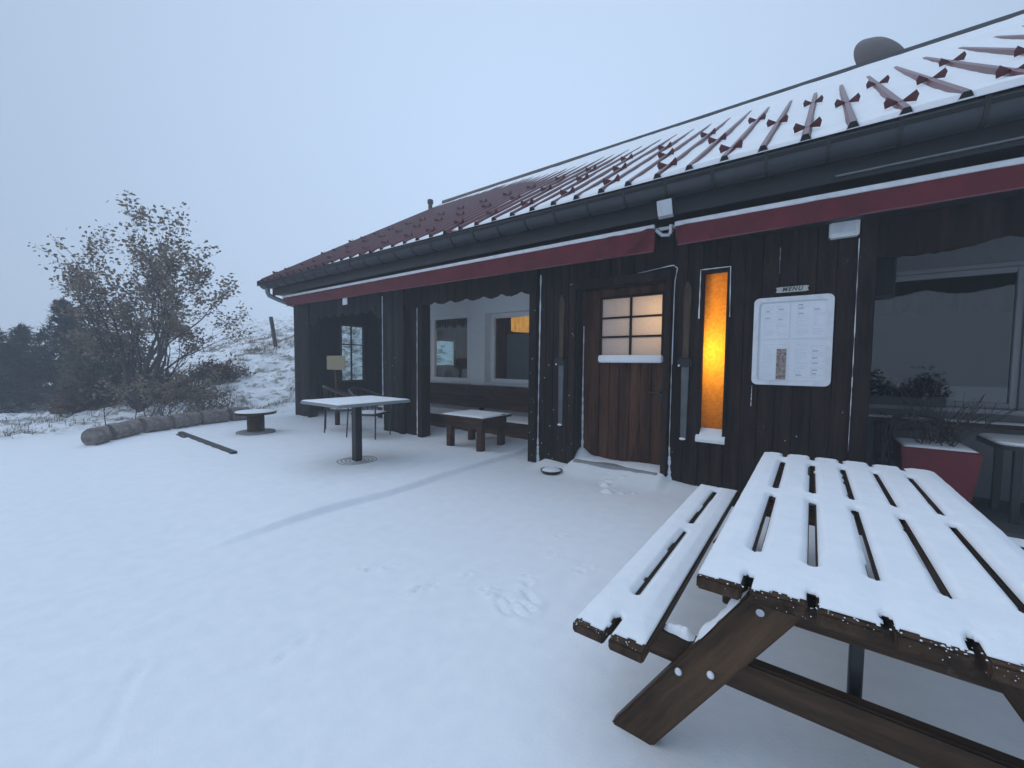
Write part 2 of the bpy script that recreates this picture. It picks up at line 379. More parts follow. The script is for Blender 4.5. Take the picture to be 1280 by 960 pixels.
# scalloped valances over the bays
def valance(x0, x1, zb, amp, per, y, m='facade', th=.03, swoop=0):
    n = int((x1-x0)/.04); pts = []
    for i in range(n+1):
        x = x0+(x1-x0)*i/n; t = ((x-x0)/per) % 1
        e = swoop*(math.exp(-((x-x0)/.22)**2)+math.exp(-((x-x1)/.22)**2))
        pts.append((x, zb - amp*abs(math.sin(PI*t)) - e + random.uniform(-.006,.006)))
    return MB().prism(pts+[(x1, T), (x0, T)], 'y', y, y+th).build('valance', m, hut)
valance(-9.43, -6.675, 2.44, .09, .34, FW+.005, 'frosted', swoop=.19)
valance(-5.98+.4, -3.23, 2.43, .05, .36, FW-.02, 'facade')
valance(-5.983, -5.62, 2.43, .05, .36, FW-.03, 'facade')
valance(.43, 4.3, 2.42, .07, .75, FW+.01, 'facade', swoop=.05)
# porch: end wall with its little window, back walls
b = MB(); n = 16
def plank_wall_x(x, y0, y1, z0, z1, name='end_wall', m='inner', th=.1): return MB().box(x-th, x, y0, y1, z0, z1).build(name, m, hut)
EW = -10.08
for (y0, y1, z0, z1) in ((4.98, 5.97, -.3, 2.9), (5.97, 6.67, -.3, .87), (5.97, 6.67, 2.38, 2.9), (6.67, 7.36, -.3, 2.9), (7.36, 8.7, -.3, 2.9), (8.7, 10.3, -.3, 1.25), (8.7, 10.3, 2.19, 2.9), (10.3, 15.6, -.3, 2.9)):
    plank_wall_x(EW, y0, y1, z0, z1)
bt = MB()
for k in range(15):
    y = 5.08+k*.155
    if not 5.9 < y < 6.75: bt.box(EW+.002, EW+.016, y, y+.03, 0, 2.85)
bt.build('batten', 'inner', hut)
w = MB().box(EW-.06, EW+.01, 5.95, 6.0, .85, 2.40).box(EW-.06, EW+.01, 6.64, 6.69, .85, 2.40).box(EW-.06, EW+.01, 6.0, 6.64, 2.345, 2.40).box(EW-.06, EW+.012, 6.0, 6.64, .85, .895).build('window', 'black', hut)
MB().box(EW-.045, EW-.005, 6.275, 6.305, .895, 2.345).box(EW-.044, EW-.006, 6.0, 6.275, 1.84, 1.87).box(EW-.044, EW-.006, 6.305, 6.64, 1.84, 1.87).build('glazing_bar', 'black', w)
MB().box(EW-.03, EW-.026, 6.0, 6.64, .895, 2.345).build('pane', 'glass', w)
BW = 6.4
def rect_wall(name, x0, x1, z0, z1, y0, y1, holes, m):
    """wall sheet with rectangular openings, as one mesh of butted boxes"""
    b = MB(); xs = sorted({x0, x1, *[h[0] for h in holes], *[h[1] for h in holes]})
    for a, c in zip(xs, xs[1:]):
        hs = sorted([h for h in holes if h[0] <= a and h[1] >= c], key=lambda h: h[2]); z = z0
        for h in hs:
            if h[2] > z: b.box(a, c, y0, y1, z, h[2])
            z = h[3]
        if z < z1: b.box(a, c, y0, y1, z, z1)
    return b.build(name, m, hut)
rect_wall('porch_wall', -7.95, -3.1, -.1, 2.85, BW, BW+.32, [(-7.25,-5.84,.98,2.44), (-5.44,-4.02,.98,2.41)], 'plaster')
MB().box(-10.07, -7.95, 7.26, 7.36, -.1, 2.85).build('porch_wall', 'inner', hut); MB().box(-8.05, -7.953, 6.41, 7.255, -.1, 2.85).build('porch_wall', 'inner', hut)
MB().box(-3.10, -3.0, FW+.155, 10, -.1, 2.85).build('porch_wall', 'inner', hut)
MB().box(-10.05, .42, FW+.17, 7.3, 2.86, 2.92).build('porch_ceiling', 'plaster', hut)  # unseen ceiling, white finish chosen to bounce light into the porch
def casement(x0, x1, z0, z1, y, mull=(), fw=.075, glass='glass', frame='wframe'):
    b = MB().box(x0, x0+fw, y, y+.07, z0, z1).box(x1-fw, x1, y, y+.07, z0, z1).box(x0+fw, x1-fw, y+.001, y+.069, z1-fw, z1).box(x0+fw, x1-fw, y+.001, y+.069, z0, z0+fw)
    for mx in mull: b.box(mx-.06, mx+.06, y-.008, y+.068, z0+fw, z1-fw)
    o = b.build('window', frame, hut, bevel=.006)
    xs = [x0+fw] + [v for mx in mull for v in (mx-.06, mx+.06)] + [x1-fw]
    for a, c in zip(xs[::2], xs[1::2]): MB().box(a, c, y+.03, y+.036, z0+fw, z1-fw).build('pane', glass, o)
    return o
w1 = casement(-7.25, -5.84, .98, 2.44, BW-.01, (-6.985,), .085)
MB().box(-7.27, -5.82, BW-.055, BW-.012, .945, .978).build('sill', 'alu', w1)
w2 = casement(-5.44, -4.02, .98, 2.41, BW+.20, (), .09)
MB().box(-5.43, -4.03, BW-.05, BW+.197, .945, .979).build('sill', 'alu', w2)
# the warm room behind the porch windows
MB().box(-10.07, -3.1, 10.35, 10.45, -.1, 2.85).build('room_wall', 'room', hut)
MB().box(-10.07, -3.1, BW+.33, 10.35, .0, .05).build('room_floor', 'room', hut)
MB().box(-10.07, -3.1, 7.31, 10.44, 2.86, 2.92).build('room_ceiling', 'room', hut)
MB().box(-10.075, -10.06, 7.37, 8.65, .05, 2.85).box(-10.075, -10.06, 8.65, 10.34, .05, 1.24).box(-10.075, -10.06, 8.65, 10.34, 2.2, 2.85).build('room_wall', 'room', hut)
w3 = MB().box(EW-.09, EW-.02, 8.7, 8.78, 1.25, 2.19).box(EW-.09, EW-.02, 10.22, 10.3, 1.25, 2.19).box(EW-.09, EW-.02, 9.3, 9.42, 1.25, 2.19).box(EW-.089, EW-.021, 8.78, 9.3, 2.12, 2.19).box(EW-.089, EW-.021, 9.42, 10.22, 2.12, 2.19).box(EW-.089, EW-.021, 8.78, 9.3, 1.25, 1.31).box(EW-.089, EW-.021, 9.42, 10.22, 1.25, 1.31).build('window', 'wframe', hut)
MB().box(EW-.06, EW-.055, 8.78, 9.3, 1.31, 2.12).build('pane', 'glass', w3); MB().box(EW-.06, EW-.055, 9.42, 10.22, 1.31, 2.12).build('pane', 'glass', w3)
def drape(name, x0, x1, z0, z1, y, m, parent, wav=.09, amp=.02, scallop=0):
    xs = np.linspace(x0, x1, max(8, int((x1-x0)/.015))); zs = np.linspace(0, 1, 6); X_, T_ = np.meshgrid(xs, zs)
    zb = z0 + scallop*np.abs(np.sin(PI*(X_-x0)/.29)); Z_ = zb*(1-T_)+z1*T_; Y_ = y + amp*np.sin(X_*2*PI/wav)*(1-.5*T_)
    ny, nx = X_.shape; b = MB(); b.add(np.stack([X_, Y_, Z_], -1).reshape(-1, 3), [(r*nx+c, r*nx+c+1, (r+1)*nx+c+1, (r+1)*nx+c) for r in range(ny-1) for c in range(nx-1)])
    return b.build(name, m, parent, smooth=True)
drape('curtain', -7.15, -5.93, 2.12, 2.38, BW+.16, 'curtain', w1, scallop=.03)
drape('curtain', -5.34, -5.22, 1.07, 2.32, BW+.40, 'curtain', w2, .05)
drape('blind', -5.20, -4.62, 1.07, 2.0, BW+.45, 'blind', w2, .3, .006)
lamp = thing('pendant_lamp', 'glowing orange pendant lamp behind the porch window glass', 'lamp', (-5.05, 7.35, 2.28))
MB().lathe([(.30,-.17),(.335,-.165),(.345,.165),(.30,.17)], (-5.05, 7.35, 2.26), 40).build('lamp_shade', 'lamp', lamp, smooth=False)
MB().tube([(-5.05,7.35,2.43),(-5.05,7.35,2.86)], .008, 6).build('cord', 'black', lamp)
# the door
door = MB(); DY = FW+.18
dx0, dx1, dz0, dz1 = -2.515, -1.372, .02, 2.36
gx0, gx1, gz0, gz1 = -2.235, -1.465, 1.50, 2.235
for a, c in ((dx0, gx0-.03), (gx1+.03, dx1)): door.box(a, c, DY, DY+.05, dz0, dz1)
door.box(gx0-.027, gx1+.027, DY+.001, DY+.05, gz1+.03, dz1); n = 6
for i in range(n):
    a = gx0-.027+(gx1-gx0+.054)*i/n; c = gx0-.027+(gx1-gx0+.054)*(i+1)/n; door.box(a+.003, c-.003, DY+.012, DY+.05, dz0, gz0-.03)
dr = door.build('door', 'door', hut, bevel=.006)
MB().box(gx0-.027, gx1+.027, DY+.053, DY+.065, dz0, gz0-.032).build('backing_board', 'door', dr)
fr = MB().box(gx0-.03, gx0, DY-.012, DY+.045, gz0-.03, gz1+.03).box(gx1, gx1+.03, DY-.012, DY+.045, gz0-.03, gz1+.03).box(gx0, gx1, DY-.011, DY+.044, gz1, gz1+.03).box(gx0, gx1, DY-.011, DY+.044, gz0-.03, gz0)
cx = (gx0+gx1)/2; fr.box(cx-.013, cx+.013, DY-.006, DY+.03, gz0, gz1)
for k in (1, 2):
    z = gz0+(gz1-gz0)*k/3; fr.box(gx0, cx-.013, DY-.005, DY+.029, z-.012, z+.012).box(cx+.013, gx1, DY-.005, DY+.029, z-.012, z+.012)
fr.build('glazing_bar', 'inner', dr)
for i in range(2):
    for k in range(3):
        a = (gx0, cx-.013) if i == 0 else (cx+.013, gx1); MB().box(a[0], a[1], DY+.012, DY+.018, gz0+(gz1-gz0)*k/3+(.012 if k else 0), gz0+(gz1-gz0)*(k+1)/3-(.012 if k < 2 else 0)).build('pane', 'frostglass', dr)
MB().box(gx0-.03, gx1+.03, DY-.05, DY-.014, gz0-.085, gz0+.012).build('snow', 'snow', dr, bevel=.015, seg=3)
MB().box(-1.475, -1.43, DY-.014, DY-.002, .93, 1.12).tube([(-1.452,DY-.01,1.06),(-1.452,DY-.06,1.06),(-1.58,DY-.062,1.055)], .011, 8).build('handle', 'steel', dr)
MB().box(-2.53, dx0-.003, FW+.16, DY+.08, -.05, 2.40).box(dx1+.003, -1.30, FW+.16, DY+.08, -.05, 2.40).box(dx0, dx1, FW+.16, DY+.07, dz1+.004, 2.41).build('door_frame', 'facade', hut)
MB().box(-2.49, -1.38, FW-.11, DY+.03, -.1, .135).build('door_step', 'stone', hut, bevel=.02)
# the amber light slit
aw = MB().box(-1.0, -.972, FW-.02, FW+.10, .62, 2.42).box(-.748, -.72, FW-.02, FW+.10, .62, 2.42).box(-.972, -.748, FW-.019, FW+.10, 2.385, 2.42).box(-1.01, -.71, FW-.04, FW+.10, .575, .62).build('window', 'facade', hut, bevel=.004)
MB().box(-.972, -.748, FW+.05, FW+.06, .62, 2.385).build('pane', 'amber', aw)
sn = MB(); xs = np.linspace(-1.0, -.722, 12)
prof = [(FW-.05,.56), (FW-.052,.60), (FW-.035,.635), (FW+.0,.66), (FW+.045,.70), (FW+.047,.63), (FW-.018,.622), (FW-.042,.573)]
sn.prism(prof, 'x', -.972+.002, -.75); sn.prism([(FW-.052,.552),(FW-.06,.585),(FW-.05,.615),(FW-.022,.626),(FW-.021,.63),(FW-.0205,.622),(FW-.041,.62),(FW-.041,.57)], 'x', -1.005, -.715); sn.build('snow', 'snow', aw, smooth=False)
# vestibule behind the door and the slit
MB().box(-3.0, .42, 6.75, 6.8, 0, 2.85).build('vestibule_wall', 'room', hut)
MB().box(.31, .42, FW+.165, 6.74, -.1, 2.85).build('vestibule_wall', 'inner', hut)
MB().box(-3.0, .31, FW+.16, 6.74, 0.01, .05).build('vestibule_floor', 'room', hut)
# right-hand bay
RW = 6.2
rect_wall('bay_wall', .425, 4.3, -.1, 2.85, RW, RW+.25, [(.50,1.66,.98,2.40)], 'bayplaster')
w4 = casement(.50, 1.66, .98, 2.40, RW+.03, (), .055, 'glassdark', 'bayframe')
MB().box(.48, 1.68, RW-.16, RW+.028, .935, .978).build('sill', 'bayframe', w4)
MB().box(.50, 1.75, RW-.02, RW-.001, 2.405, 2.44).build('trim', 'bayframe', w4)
drape('curtain', .56, 1.6, 2.02, 2.345, RW+.10, 'curtain', w4, .12, .015, scallop=-.05)
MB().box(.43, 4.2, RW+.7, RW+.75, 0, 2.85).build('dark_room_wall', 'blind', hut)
MB().box(.425, 4.3, FW+.165, RW+.7, 2.86, 2.92).build('bay_ceiling', 'inner', hut)
MB().box(3.0, 3.1, FW+.165, RW, -.1, 2.85).build('bay_wall', 'inner', hut)  # unseen end wall added nearer to darken the bay
MB().box(4.2, 4.3, FW, 15.6, -.1, 2.9).build('end_wall', 'inner', hut)
MB().box(-10.18, 4.3, 15.6, 15.7, -.1, 3.0).build('rear_wall', 'inner', hut)
# eaves: fascia, soffit
MB().box(-10.55, 5.0, 4.50, 4.53, 2.97, 3.30).build('fascia', 'black', hut); MB().box(-10.5, 4.95, 4.533, 4.80, 2.985, 3.0).build('soffit', 'black', hut)
# roof
E0, Z0, TS = 4.26, 3.272, .612; RYD = 10.0; RX0, RX1 = -10.72, 5.2
def rz(y): return Z0+TS*(y-E0)
nrm = Vector((0,-TS,1)).normalized(); slope = Vector((0,1,TS)).normalized(); SL = (RYD-E0)/slope.y
SP = .305; rib0 = .19 - SP*36
ribs = [rib0+SP*k for k in range(80) if RX0+.1 < rib0+SP*k < RX1-.1]
prof = [(RX0, 0)]
for x in ribs: prof += [(x-.046, 0), (x-.019, .058), (x+.019, .058), (x+.046, 0)]
prof.append((RX1, 0))
b = MB(); vs = []
for s_ in (0, SL):
    for x, h in prof: vs.append(Vector((x, E0, Z0)) + slope*s_ + nrm*h)
n = len(prof); b.add(vs, [(i, i+1, n+i+1, n+i) for i in range(n-1)])
vs = [(x, 2*RYD-E0+.0, Z0) for x in (RX0, RX1)] + [(x, RYD, rz(RYD)) for x in (RX0, RX1)]; b.add(vs, [(1,0,2,3)])
roof = b.build('roof', 'maroon', hut)
zr = rz(RYD)
pg = MB()
for x in ribs: pg.prism([(x-.043, -.001), (x+.043, -.001), (x+.018, .055), (x-.018, .055)], 'y', 0, .03)
pg.v = [tuple(Vector((v[0], E0, Z0)) + slope*(.006+v[1]) + nrm*v[2]) for v in pg.v]; pg.build('rib_end_shade', 'deck', roof)['kind'] = 'stuff'  # black plugs added for the shade inside the hollow rib ends
MB().prism([(E0+.012, Z0-.06), (E0+.012, Z0-.006), (RYD, zr-.03), (2*RYD-E0-.03, Z0-.012), (2*RYD-E0-.03, Z0-.12), (RYD, zr-.2), (E0+.25, Z0-.03)], 'x', RX0+.03, RX1-.03).build('roof_deck', 'deck', roof)
MB().prism([(RYD-.05, zr+.07), (RYD-.03, zr+.155), (RYD+.03, zr+.155), (RYD+.2, zr+.0), (RYD+.2, zr-.04), (RYD+.0, zr+.04)], 'x', RX0+.3, RX1-.01).build('ridge_cap', 'black', roof)
MB().prism([(E0-.02, Z0-.10), (E0-.02, Z0+.02), (RYD, zr+.03), (RYD, zr-.12)], 'x', RX0-.03, RX0-.002).build('barge_board', 'maroon', roof)
# roof snow: fills the troughs, buries the ribs near the ridge
xs = np.arange(RX0+.1, RX1, .021); ss = np.concatenate([np.linspace(.0, .3, 13)[:-1], np.linspace(.3, SL-.04, 84)]); SX, SS = np.meshgrid(xs, ss)
sb = 4.75 + 1.45*sstep(-3.2, -8.5, SX) + .25*vnoise(SX*2.1, SX*0, 3)
t = .010*sstep(-10.2, -7.5, SX) + .016*sstep(-7.0, -2.8, SX) + .014*fbm(SX*1.9, SS*1.3, 6, 4)
t = t + (.055-t)*0
t = t + .030*sstep(sb-1.7, sb+.1, SS) + .038*sstep(sb-.3, sb+.5, SS)
t = t + .012*sstep(.6, 0, SS)*(1+vnoise(SX*3, SS*2, 12)) - .016*sstep(.2, .0, SS)*sstep(.1, .6, vnoise(SX*1.4, SX*0+4, 17))
t = np.where(SX < -7.6, t-.018*sstep(sb, sb-.3, SS), t)
t = t - .045*sstep(-10.2, -10.7, SX)
t = np.where(SS < .012, .006, t)
P = np.array([0, E0, Z0])
keep = (t[:-1,:-1] > .0055)&(t[1:,1:] > .006)|(t[:-1,1:] > .006)&(t[1:,:-1] > .006)
tt = np.maximum(t, .0015)
grid_obj('snow', SX, E0+SS*slope.y+tt*nrm.y, Z0+SS*slope.z+tt*nrm.z, 'snow', roof, keep)
# snow guards: bow-tie fins saddled over the ribs, staggered rows
def guard_mesh():
    b = MB()
    for sx in (-1, 1):
        pts = [(.014*sx, .050), (.016*sx, .066), (.094*sx, .122), (.114*sx, .086), (.102*sx, .036)]
        pts = pts if sx > 0 else pts[::-1]
        vs = [Vector((x, .0 - .05*(abs(x)/.1), h)) for x, h in pts] + [Vector((x, .010 - .05*(abs(x)/.1), h)) for x, h in pts]; n = 5
        b.add(vs, [tuple(range(n)), tuple(range(2*n-1, n-1, -1))]+[(i, i+n, (i+1)%n+n, (i+1)%n) for i in range(n)])
    b.add([(-.022,-.04,.057),(.022,-.04,.057),(.022,.05,.057),(-.022,.05,.057),(-.022,-.04,.064),(.022,-.04,.064),(.022,.05,.064),(-.022,.05,.064)], [(0,3,2,1),(4,5,6,7),(0,1,5,4),(1,2,6,5),(2,3,7,6),(3,0,4,7)])
    me = bpy.data.meshes.new('snow_guard'); me.from_pydata([tuple(v) for v in b.v], [], b.f); me.materials.append(M['maroon']); return me
gm = guard_mesh(); Rm = Matrix((Vector((1,0,0)), slope, nrm)).transposed().to_4x4(); ng = 0
cells = []
for k, x in enumerate(ribs):
    if x > 2.0: continue
    for s_ in ((.45, 2.75) if k % 2 == 0 else (1.6,)): cells.append((x, s_))
cells.sort(key=lambda c: math.hypot(c[0]+.5, c[1]))
for x, s_ in cells[:96]:
    o = bpy.data.objects.new('snow_guard', gm); COL.objects.link(o); o.parent = roof
    m4 = Rm @ Matrix.Diagonal((.92,.92,.95,1)); m4.translation = Vector((x, E0, Z0)) + slope*(s_+random.uniform(-.05,.05)) - WLOC[roof.name]; o.matrix_local = m4
# gutter
gb = MB(); R_ = .128; GYc, GZ = 4.405, 3.248; seg = 14
def halfring(b, xa, xb, r1, r2, a0=PI, a1=2*PI):
    vs = []
    for x in (xa, xb):
        for r in (r1, r2):
            for k in range(seg+1):
                a = a0+(a1-a0)*k/seg; vs.append((x, GYc+r*math.cos(a), GZ+r*math.sin(a)))
    m_ = seg+1; fs = []
    for k in range(seg):
        fs += [(k, k+1, 2*m_+k+1, 2*m_+k), (m_+k+1, m_+k, 3*m_+k, 3*m_+k+1), (k+1, k, m_+k, m_+k+1), (2*m_+k, 2*m_+k+1, 3*m_+k+1, 3*m_+k)]
    fs += [(0, 2*m_, 3*m_, m_), (seg, m_+seg, 3*m_+seg, 2*m_+seg)]
    b.add(vs, fs)
halfring(gb, -10.74, 5.15, R_, R_-.006)
gb.tube([(-10.74, GYc-R_+.004, GZ+.004), (5.15, GYc-R_+.004, GZ+.004)], .012, 8)
vs = [(-10.745, GYc+R_*math.cos(PI+PI*k/seg), GZ+R_*math.sin(PI+PI*k/seg)) for k in range(seg+1)] + [(-10.735, GYc+R_*math.cos(PI+PI*k/seg), GZ+R_*math.sin(PI+PI*k/seg)) for k in range(seg+1)]
m_ = seg+1; gb.add(vs, [tuple(range(m_-1, -1, -1)), tuple(range(m_, 2*m_))]+[(k, k+1, m_+k+1, m_+k) for k in range(seg)])
gut = gb.build('gutter', 'gutter', hut, smooth=True)
for k in range(36):
    x = -10.4+k*.435; bb = MB(); halfring(bb, x-.014, x+.014, R_+.010, R_+.001); bb.box(x-.016, x+.016, GYc-R_-.012, GYc-R_+.012, GZ-.004, GZ+.028); bb.build('bracket', 'ring', gut)
MB().tube([(-10.58,4.405,3.15),(-10.58,4.405,3.04),(-10.57,4.43,2.97),(-10.50,4.62,2.88),(-10.36,4.93,2.76),(-10.30,5.04,2.70),(-10.29,5.06,2.60),(-10.29,5.06,.1)], .052, 14).build('downpipe', 'pipe', hut, smooth=True)
# snow caught in cracks and along trim: narrow crusts and specks
def crust(path, w0, w1, y, jit=.6, th=.014):
    b = MB(); n = 18; L = []
    for i in range(n+1):
        tq = i/n*(len(path)-1); k = min(int(tq), len(path)-2); u = tq-k
        L.append((path[k][0]*(1-u)+path[k+1][0]*u, path[k][1]*(1-u)+path[k+1][1]*u))
    lo, hi = [], []
    for i, (x, z) in enumerate(L):
        w = .7*(w0*(1-i/n)+w1*i/n)*(1+random.uniform(-jit, jit))*(random.choice((1,1,1,.25)) if w0 < .03 else 1); a = L[min(i+1, n)]; c = L[max(i-1, 0)]
        dx, dz = a[0]-c[0], a[1]-c[1]; l = math.hypot(dx, dz); nx_, nz_ = -dz/l, dx/l
        lo.append((x-nx_*w/2, z-nz_*w/2)); hi.append((x+nx_*w/2, z+nz_*w/2))
    vs = []
    for yy in (y, y-th):
        for p in lo: vs.append((p[0], yy, p[1]))
        for p in hi: vs.append((p[0], yy, p[1]))
    m_ = n+1; fs = []
    for i in range(n):
        fs += [(2*m_+i, 2*m_+i+1, 3*m_+i+1, 3*m_+i), (i, 2*m_+i, 2*m_+i+1, i+1)[::-1], (m_+i, m_+i+1, 3*m_+i+1, 3*m_+i)[::-1]]
    b.add(vs, fs); return b
for path, w0, w1 in (([(-.29,2.3),(-.292,2.55)], .0015, .003), ([(-.49,.98),(-.488,1.19)], .009, .004), ([(-3.085,-.02),(-3.088,.35)], .07, .02), ([(-3.088,.35),(-3.085,1.2)], .012, .008), ([(-3.085,1.1),(-3.07,2.62)], .010, .022),
                     ([(.297,.62),(.30,1.3)], .004, .007), ([(.30,1.3),(.298,2.54)], .006, .013), ([(-1.275,0),(-1.287,.45)], .06, .012), ([(-1.288,.45),(-1.288,1.5)], .006, .006), ([(-1.285,1.4),(-1.28,2.32),(-1.255,2.48),(-1.30,2.52),(-1.75,2.47)], .010, .012),
                     ([(-6.655,.1),(-6.66,.5)], .05, .015), ([(-6.66,.5),(-6.665,1.6)], .02, .012), ([(-6.66,1.5),(-6.66,2.65)], .008, .012), ([(-5.62,.1),(-5.632,.7)], .04, .02), ([(-5.632,.7),(-5.625,2.35)], .018, .014), ([(-9.47,1.95),(-9.475,2.6)], .03, .012), ([(-1.012,1.9),(-1.008,2.425),(-.72,2.425),(-.712,1.9)], .012, .008), ([(-2.48,.2),(-2.49,1.0)], .05, .015), ([(-2.49,1.0),(-2.49,1.9)], .014, .01)):
    yq = DY-.003 if path[0][0] == -2.48 or path[0][0] == -2.49 else FW-.006
    if path[0][0] < -5.6 and path[0][0] > -5.64: yq = FW-.03
    if path[0] == (-1.012,1.9): yq = FW-.021
    crust(path, w0, w1, yq).build('snow_crust', 'snow', hut)
b = MB()
for k in range(60):
    x = random.choice([random.uniform(-3.05,-2.6), random.uniform(-1.28,.28), random.uniform(-6.6,-6.1), random.uniform(-3.2,-3.12), random.uniform(-2.6,-2.52), random.uniform(-10.1,-9.6)])
    z = random.uniform(.05, 2.5)*random.choice((1,1,.4)); r = random.uniform(.002, .006)*(1.8 if random.random() < .08 else 1)
    yq = FW-.002
    if -3.225 < x < -3.105: yq = FW-.072
    if -2.60 < x < -2.51: yq = FW-.062
    if -1.01 < x < -.71 : continue
    if -.53 < x < .17 and 1.16 < z < 2.3: continue
    b.ball((x, yq, z), r, 6, 4, (1.1,.6,random.uniform(.7,1.6)))
b.build('snow_specks', 'snow', hut, smooth=True)['kind'] = 'stuff'

# ------------------------------------------------------------------ things on the facade
def awning(x0, x1, zt0, zt1, zb0, zb1, label, cut0=0, wr1=0, wr0=0):
    a = thing('awning', label, 'awning', ((x0+x1)/2, 4.55, zt0), 'rolled awnings under the gutter'); n = max(40, int((x1-x0)/.03))
    zl = lambda u: zt0+(zt1-zt0)*u
    def bar(ya, yb, o0, o1, xa=0, xb=0):
        xs0, xs1 = x0+xa, x1-xb; q = []
        for x in (xs0, xs1):
            z = zl((x-x0)/(x1-x0)); q += [(x,ya,z+o0),(x,yb,z+o0),(x,yb,z+o1),(x,ya,z+o1)]
        return MB().add(q, [(0,3,2,1),(4,5,6,7),(0,1,5,4),(1,2,6,5),(2,3,7,6),(3,0,4,7)])
    bar(4.50, 4.545, -.048, 0).build('front_rail', 'alu', a, bevel=.006)
    bar(4.548, 4.79, -.20, -.01, .06, .06).build('cassette', 'black', a, bevel=.02)
    us = np.linspace(0, 1, n); ts = np.linspace(0, 1, 9); U, V = np.meshgrid(us, ts); Xv = x0+(x1-x0)*U
    zt = zt0+(zt1-zt0)*U-.05; zb = zb0+(zb1-zb0)*U + .006*vnoise(Xv*1.3, Xv*0, 2) + .004*vnoise(Xv*5, Xv*0, 3)
    Z_ = zt*(1-V)+zb*V
    Xs = Xv + cut0*V*np.exp(-(Xv-x0)/.35)
    yo = .02*vnoise(Xv*1.5, V*1.2, 7)*V + .006*vnoise(Xv*6, V*2.2+Xv, 19) - .012*np.exp(-(((Xv+1.95)/.012)**2))-.008*np.exp(-(((Xv+5.1)/.012)**2))
    e1 = np.exp(-(x1-Xv)/.32)*wr1; e0 = np.exp(-(Xv-x0)/.3)*wr0
    yo = yo + (e1+e0)*(.022*np.sin((Xv*14+V*5.5))+.014*np.sin(Xv*31+V*8+1))
    ny, nx = U.shape; b = MB(); front = np.stack([Xs, 4.505+yo-.01*V, Z_], -1).reshape(-1,3); back = front+np.array([0,.012,0]); k0 = len(front)
    fs = [(r*nx+c, (r+1)*nx+c, (r+1)*nx+c+1, r*nx+c+1) for r in range(ny-1) for c in range(nx-1)]
    fs2 = [tuple(i+k0 for i in q[::-1]) for q in fs]
    edge = [((ny-1)*nx+c, (ny-1)*nx+c+k0, (ny-1)*nx+c+1+k0, (ny-1)*nx+c+1) for c in range(nx-1)]
    for c in (0, nx-1): edge += [(r*nx+c, (r+1)*nx+c, (r+1)*nx+c+k0, r*nx+c+k0) for r in range(ny-1)]
    b.add(np.concatenate([front, back]), fs+fs2+edge); b.build('valance', 'red', a, smooth=True)
    hb = MB(); hem = [(x0+(x1-x0)*i/40 + (cut0 if i == 0 else 0), 4.498, zb0+(zb1-zb0)*i/40+.004) for i in range(41)]
    hb.tube(hem, .007, 6).build('hem', plainhem, a)
    return a
plainhem = plain('frosted_hem', (.16,.06,.075), .8, frost=.35)
a1 = awning(-10.06, -1.43, 2.918, 2.914, 2.665, 2.618, 'long wine-red rolled awning over the porch bays and door', .30, 1.7, 0)
MB().box(-7.55,-7.40,4.52,4.54,2.52,2.655).build('cord_tag', 'alu', a1)
a2 = awning(-1.22, 4.4, 2.902, 2.868, 2.648, 2.69, 'wine-red rolled awning above the menu board', .04, 0, .6)
bk = thing('awning_bracket', 'small curved galvanised bracket under the gutter between both awnings', 'bracket', (-1.3, 4.45, 2.98))
MB().prism([(4.33,3.085),(4.345,3.09),(4.375,3.02),(4.40,2.965),(4.43,2.94),(4.43,2.925),(4.39,2.945),(4.355,3.01)], 'x', -1.36, -1.21).build('plate', 'silver', bk, bevel=.003)
MB().tube([(-1.42,4.53,2.86),(-1.36,4.56,2.80),(-1.29,4.56,2.79),(-1.25,4.53,2.83)], .022, 8).box(-1.43,-1.22,4.56,4.60,2.85,2.885).tube([(-1.26,4.52,2.88),(-1.26,4.52,2.78)], .018, 8).build('arm', 'silver', bk)
MB().box(.10, 4.6, 4.475, 4.495, 3.008, 3.02).build('drip_rail', 'pipe', gut)
em = thing('wall_lamp', 'flat white box lamp fixed at the top of the facade boards', 'lamp', (.19, FW, 2.6))
MB().box(.08, .295, FW-.09, FW-.002, 2.56, 2.70).build('housing', 'wframe', em, bevel=.012, seg=2); MB().box(.11, .265, FW-.096, FW-.091, 2.59, 2.675).build('lens', 'alu', em)
mb = thing('menu_board', 'white framed glass menu case with printed sheets on dark boards', 'menu board', (-.17, FW, 1.2))
x0, x1, z0, z1 = -.49, .145, 1.205, 2.065; yf = FW-.06
fm = MB(); rr = .05
fo = [(x0+rr-rr*math.cos(a), z0+rr-rr*math.sin(a)) for a in np.linspace(0, PI/2, 6)] + [(x1-rr+rr*math.sin(a), z0+rr-rr*math.cos(a)) for a in np.linspace(0, PI/2, 6)] + [(x1-rr+rr*math.cos(a), z1-rr+rr*math.sin(a)) for a in np.linspace(0, PI/2, 6)] + [(x0+rr-rr*math.sin(a), z1-rr+rr*math.cos(a)) for a in np.linspace(0, PI/2, 6)]
cx_, cz_ = (x0+x1)/2, (z0+z1)/2; fi = [(cx_+(p[0]-cx_)*(1-.088/(x1-x0)), cz_+(p[1]-cz_)*(1-.088/(z1-z0))) for p in fo]
k = len(fo); vs = [(p[0], yf, p[1]) for p in fo]+[(p[0], yf-.004, p[1]) for p in fi]+[(p[0], FW-.003, p[1]) for p in fo]+[(p[0], yf+.02, p[1]) for p in fi]
fs = []
for i in range(k):
    j = (i+1) % k; fs += [(i, j, k+j, k+i), (j, i, 2*k+i, 2*k+j), (k+i, k+j, 3*k+j, 3*k+i)]
fm.add(vs, fs).build('frame', 'alu', mb)
MB().box(x0+.035, x1-.035, yf+.016, yf+.024, z0+.035, z1-.035).build('backing', 'paper', mb)
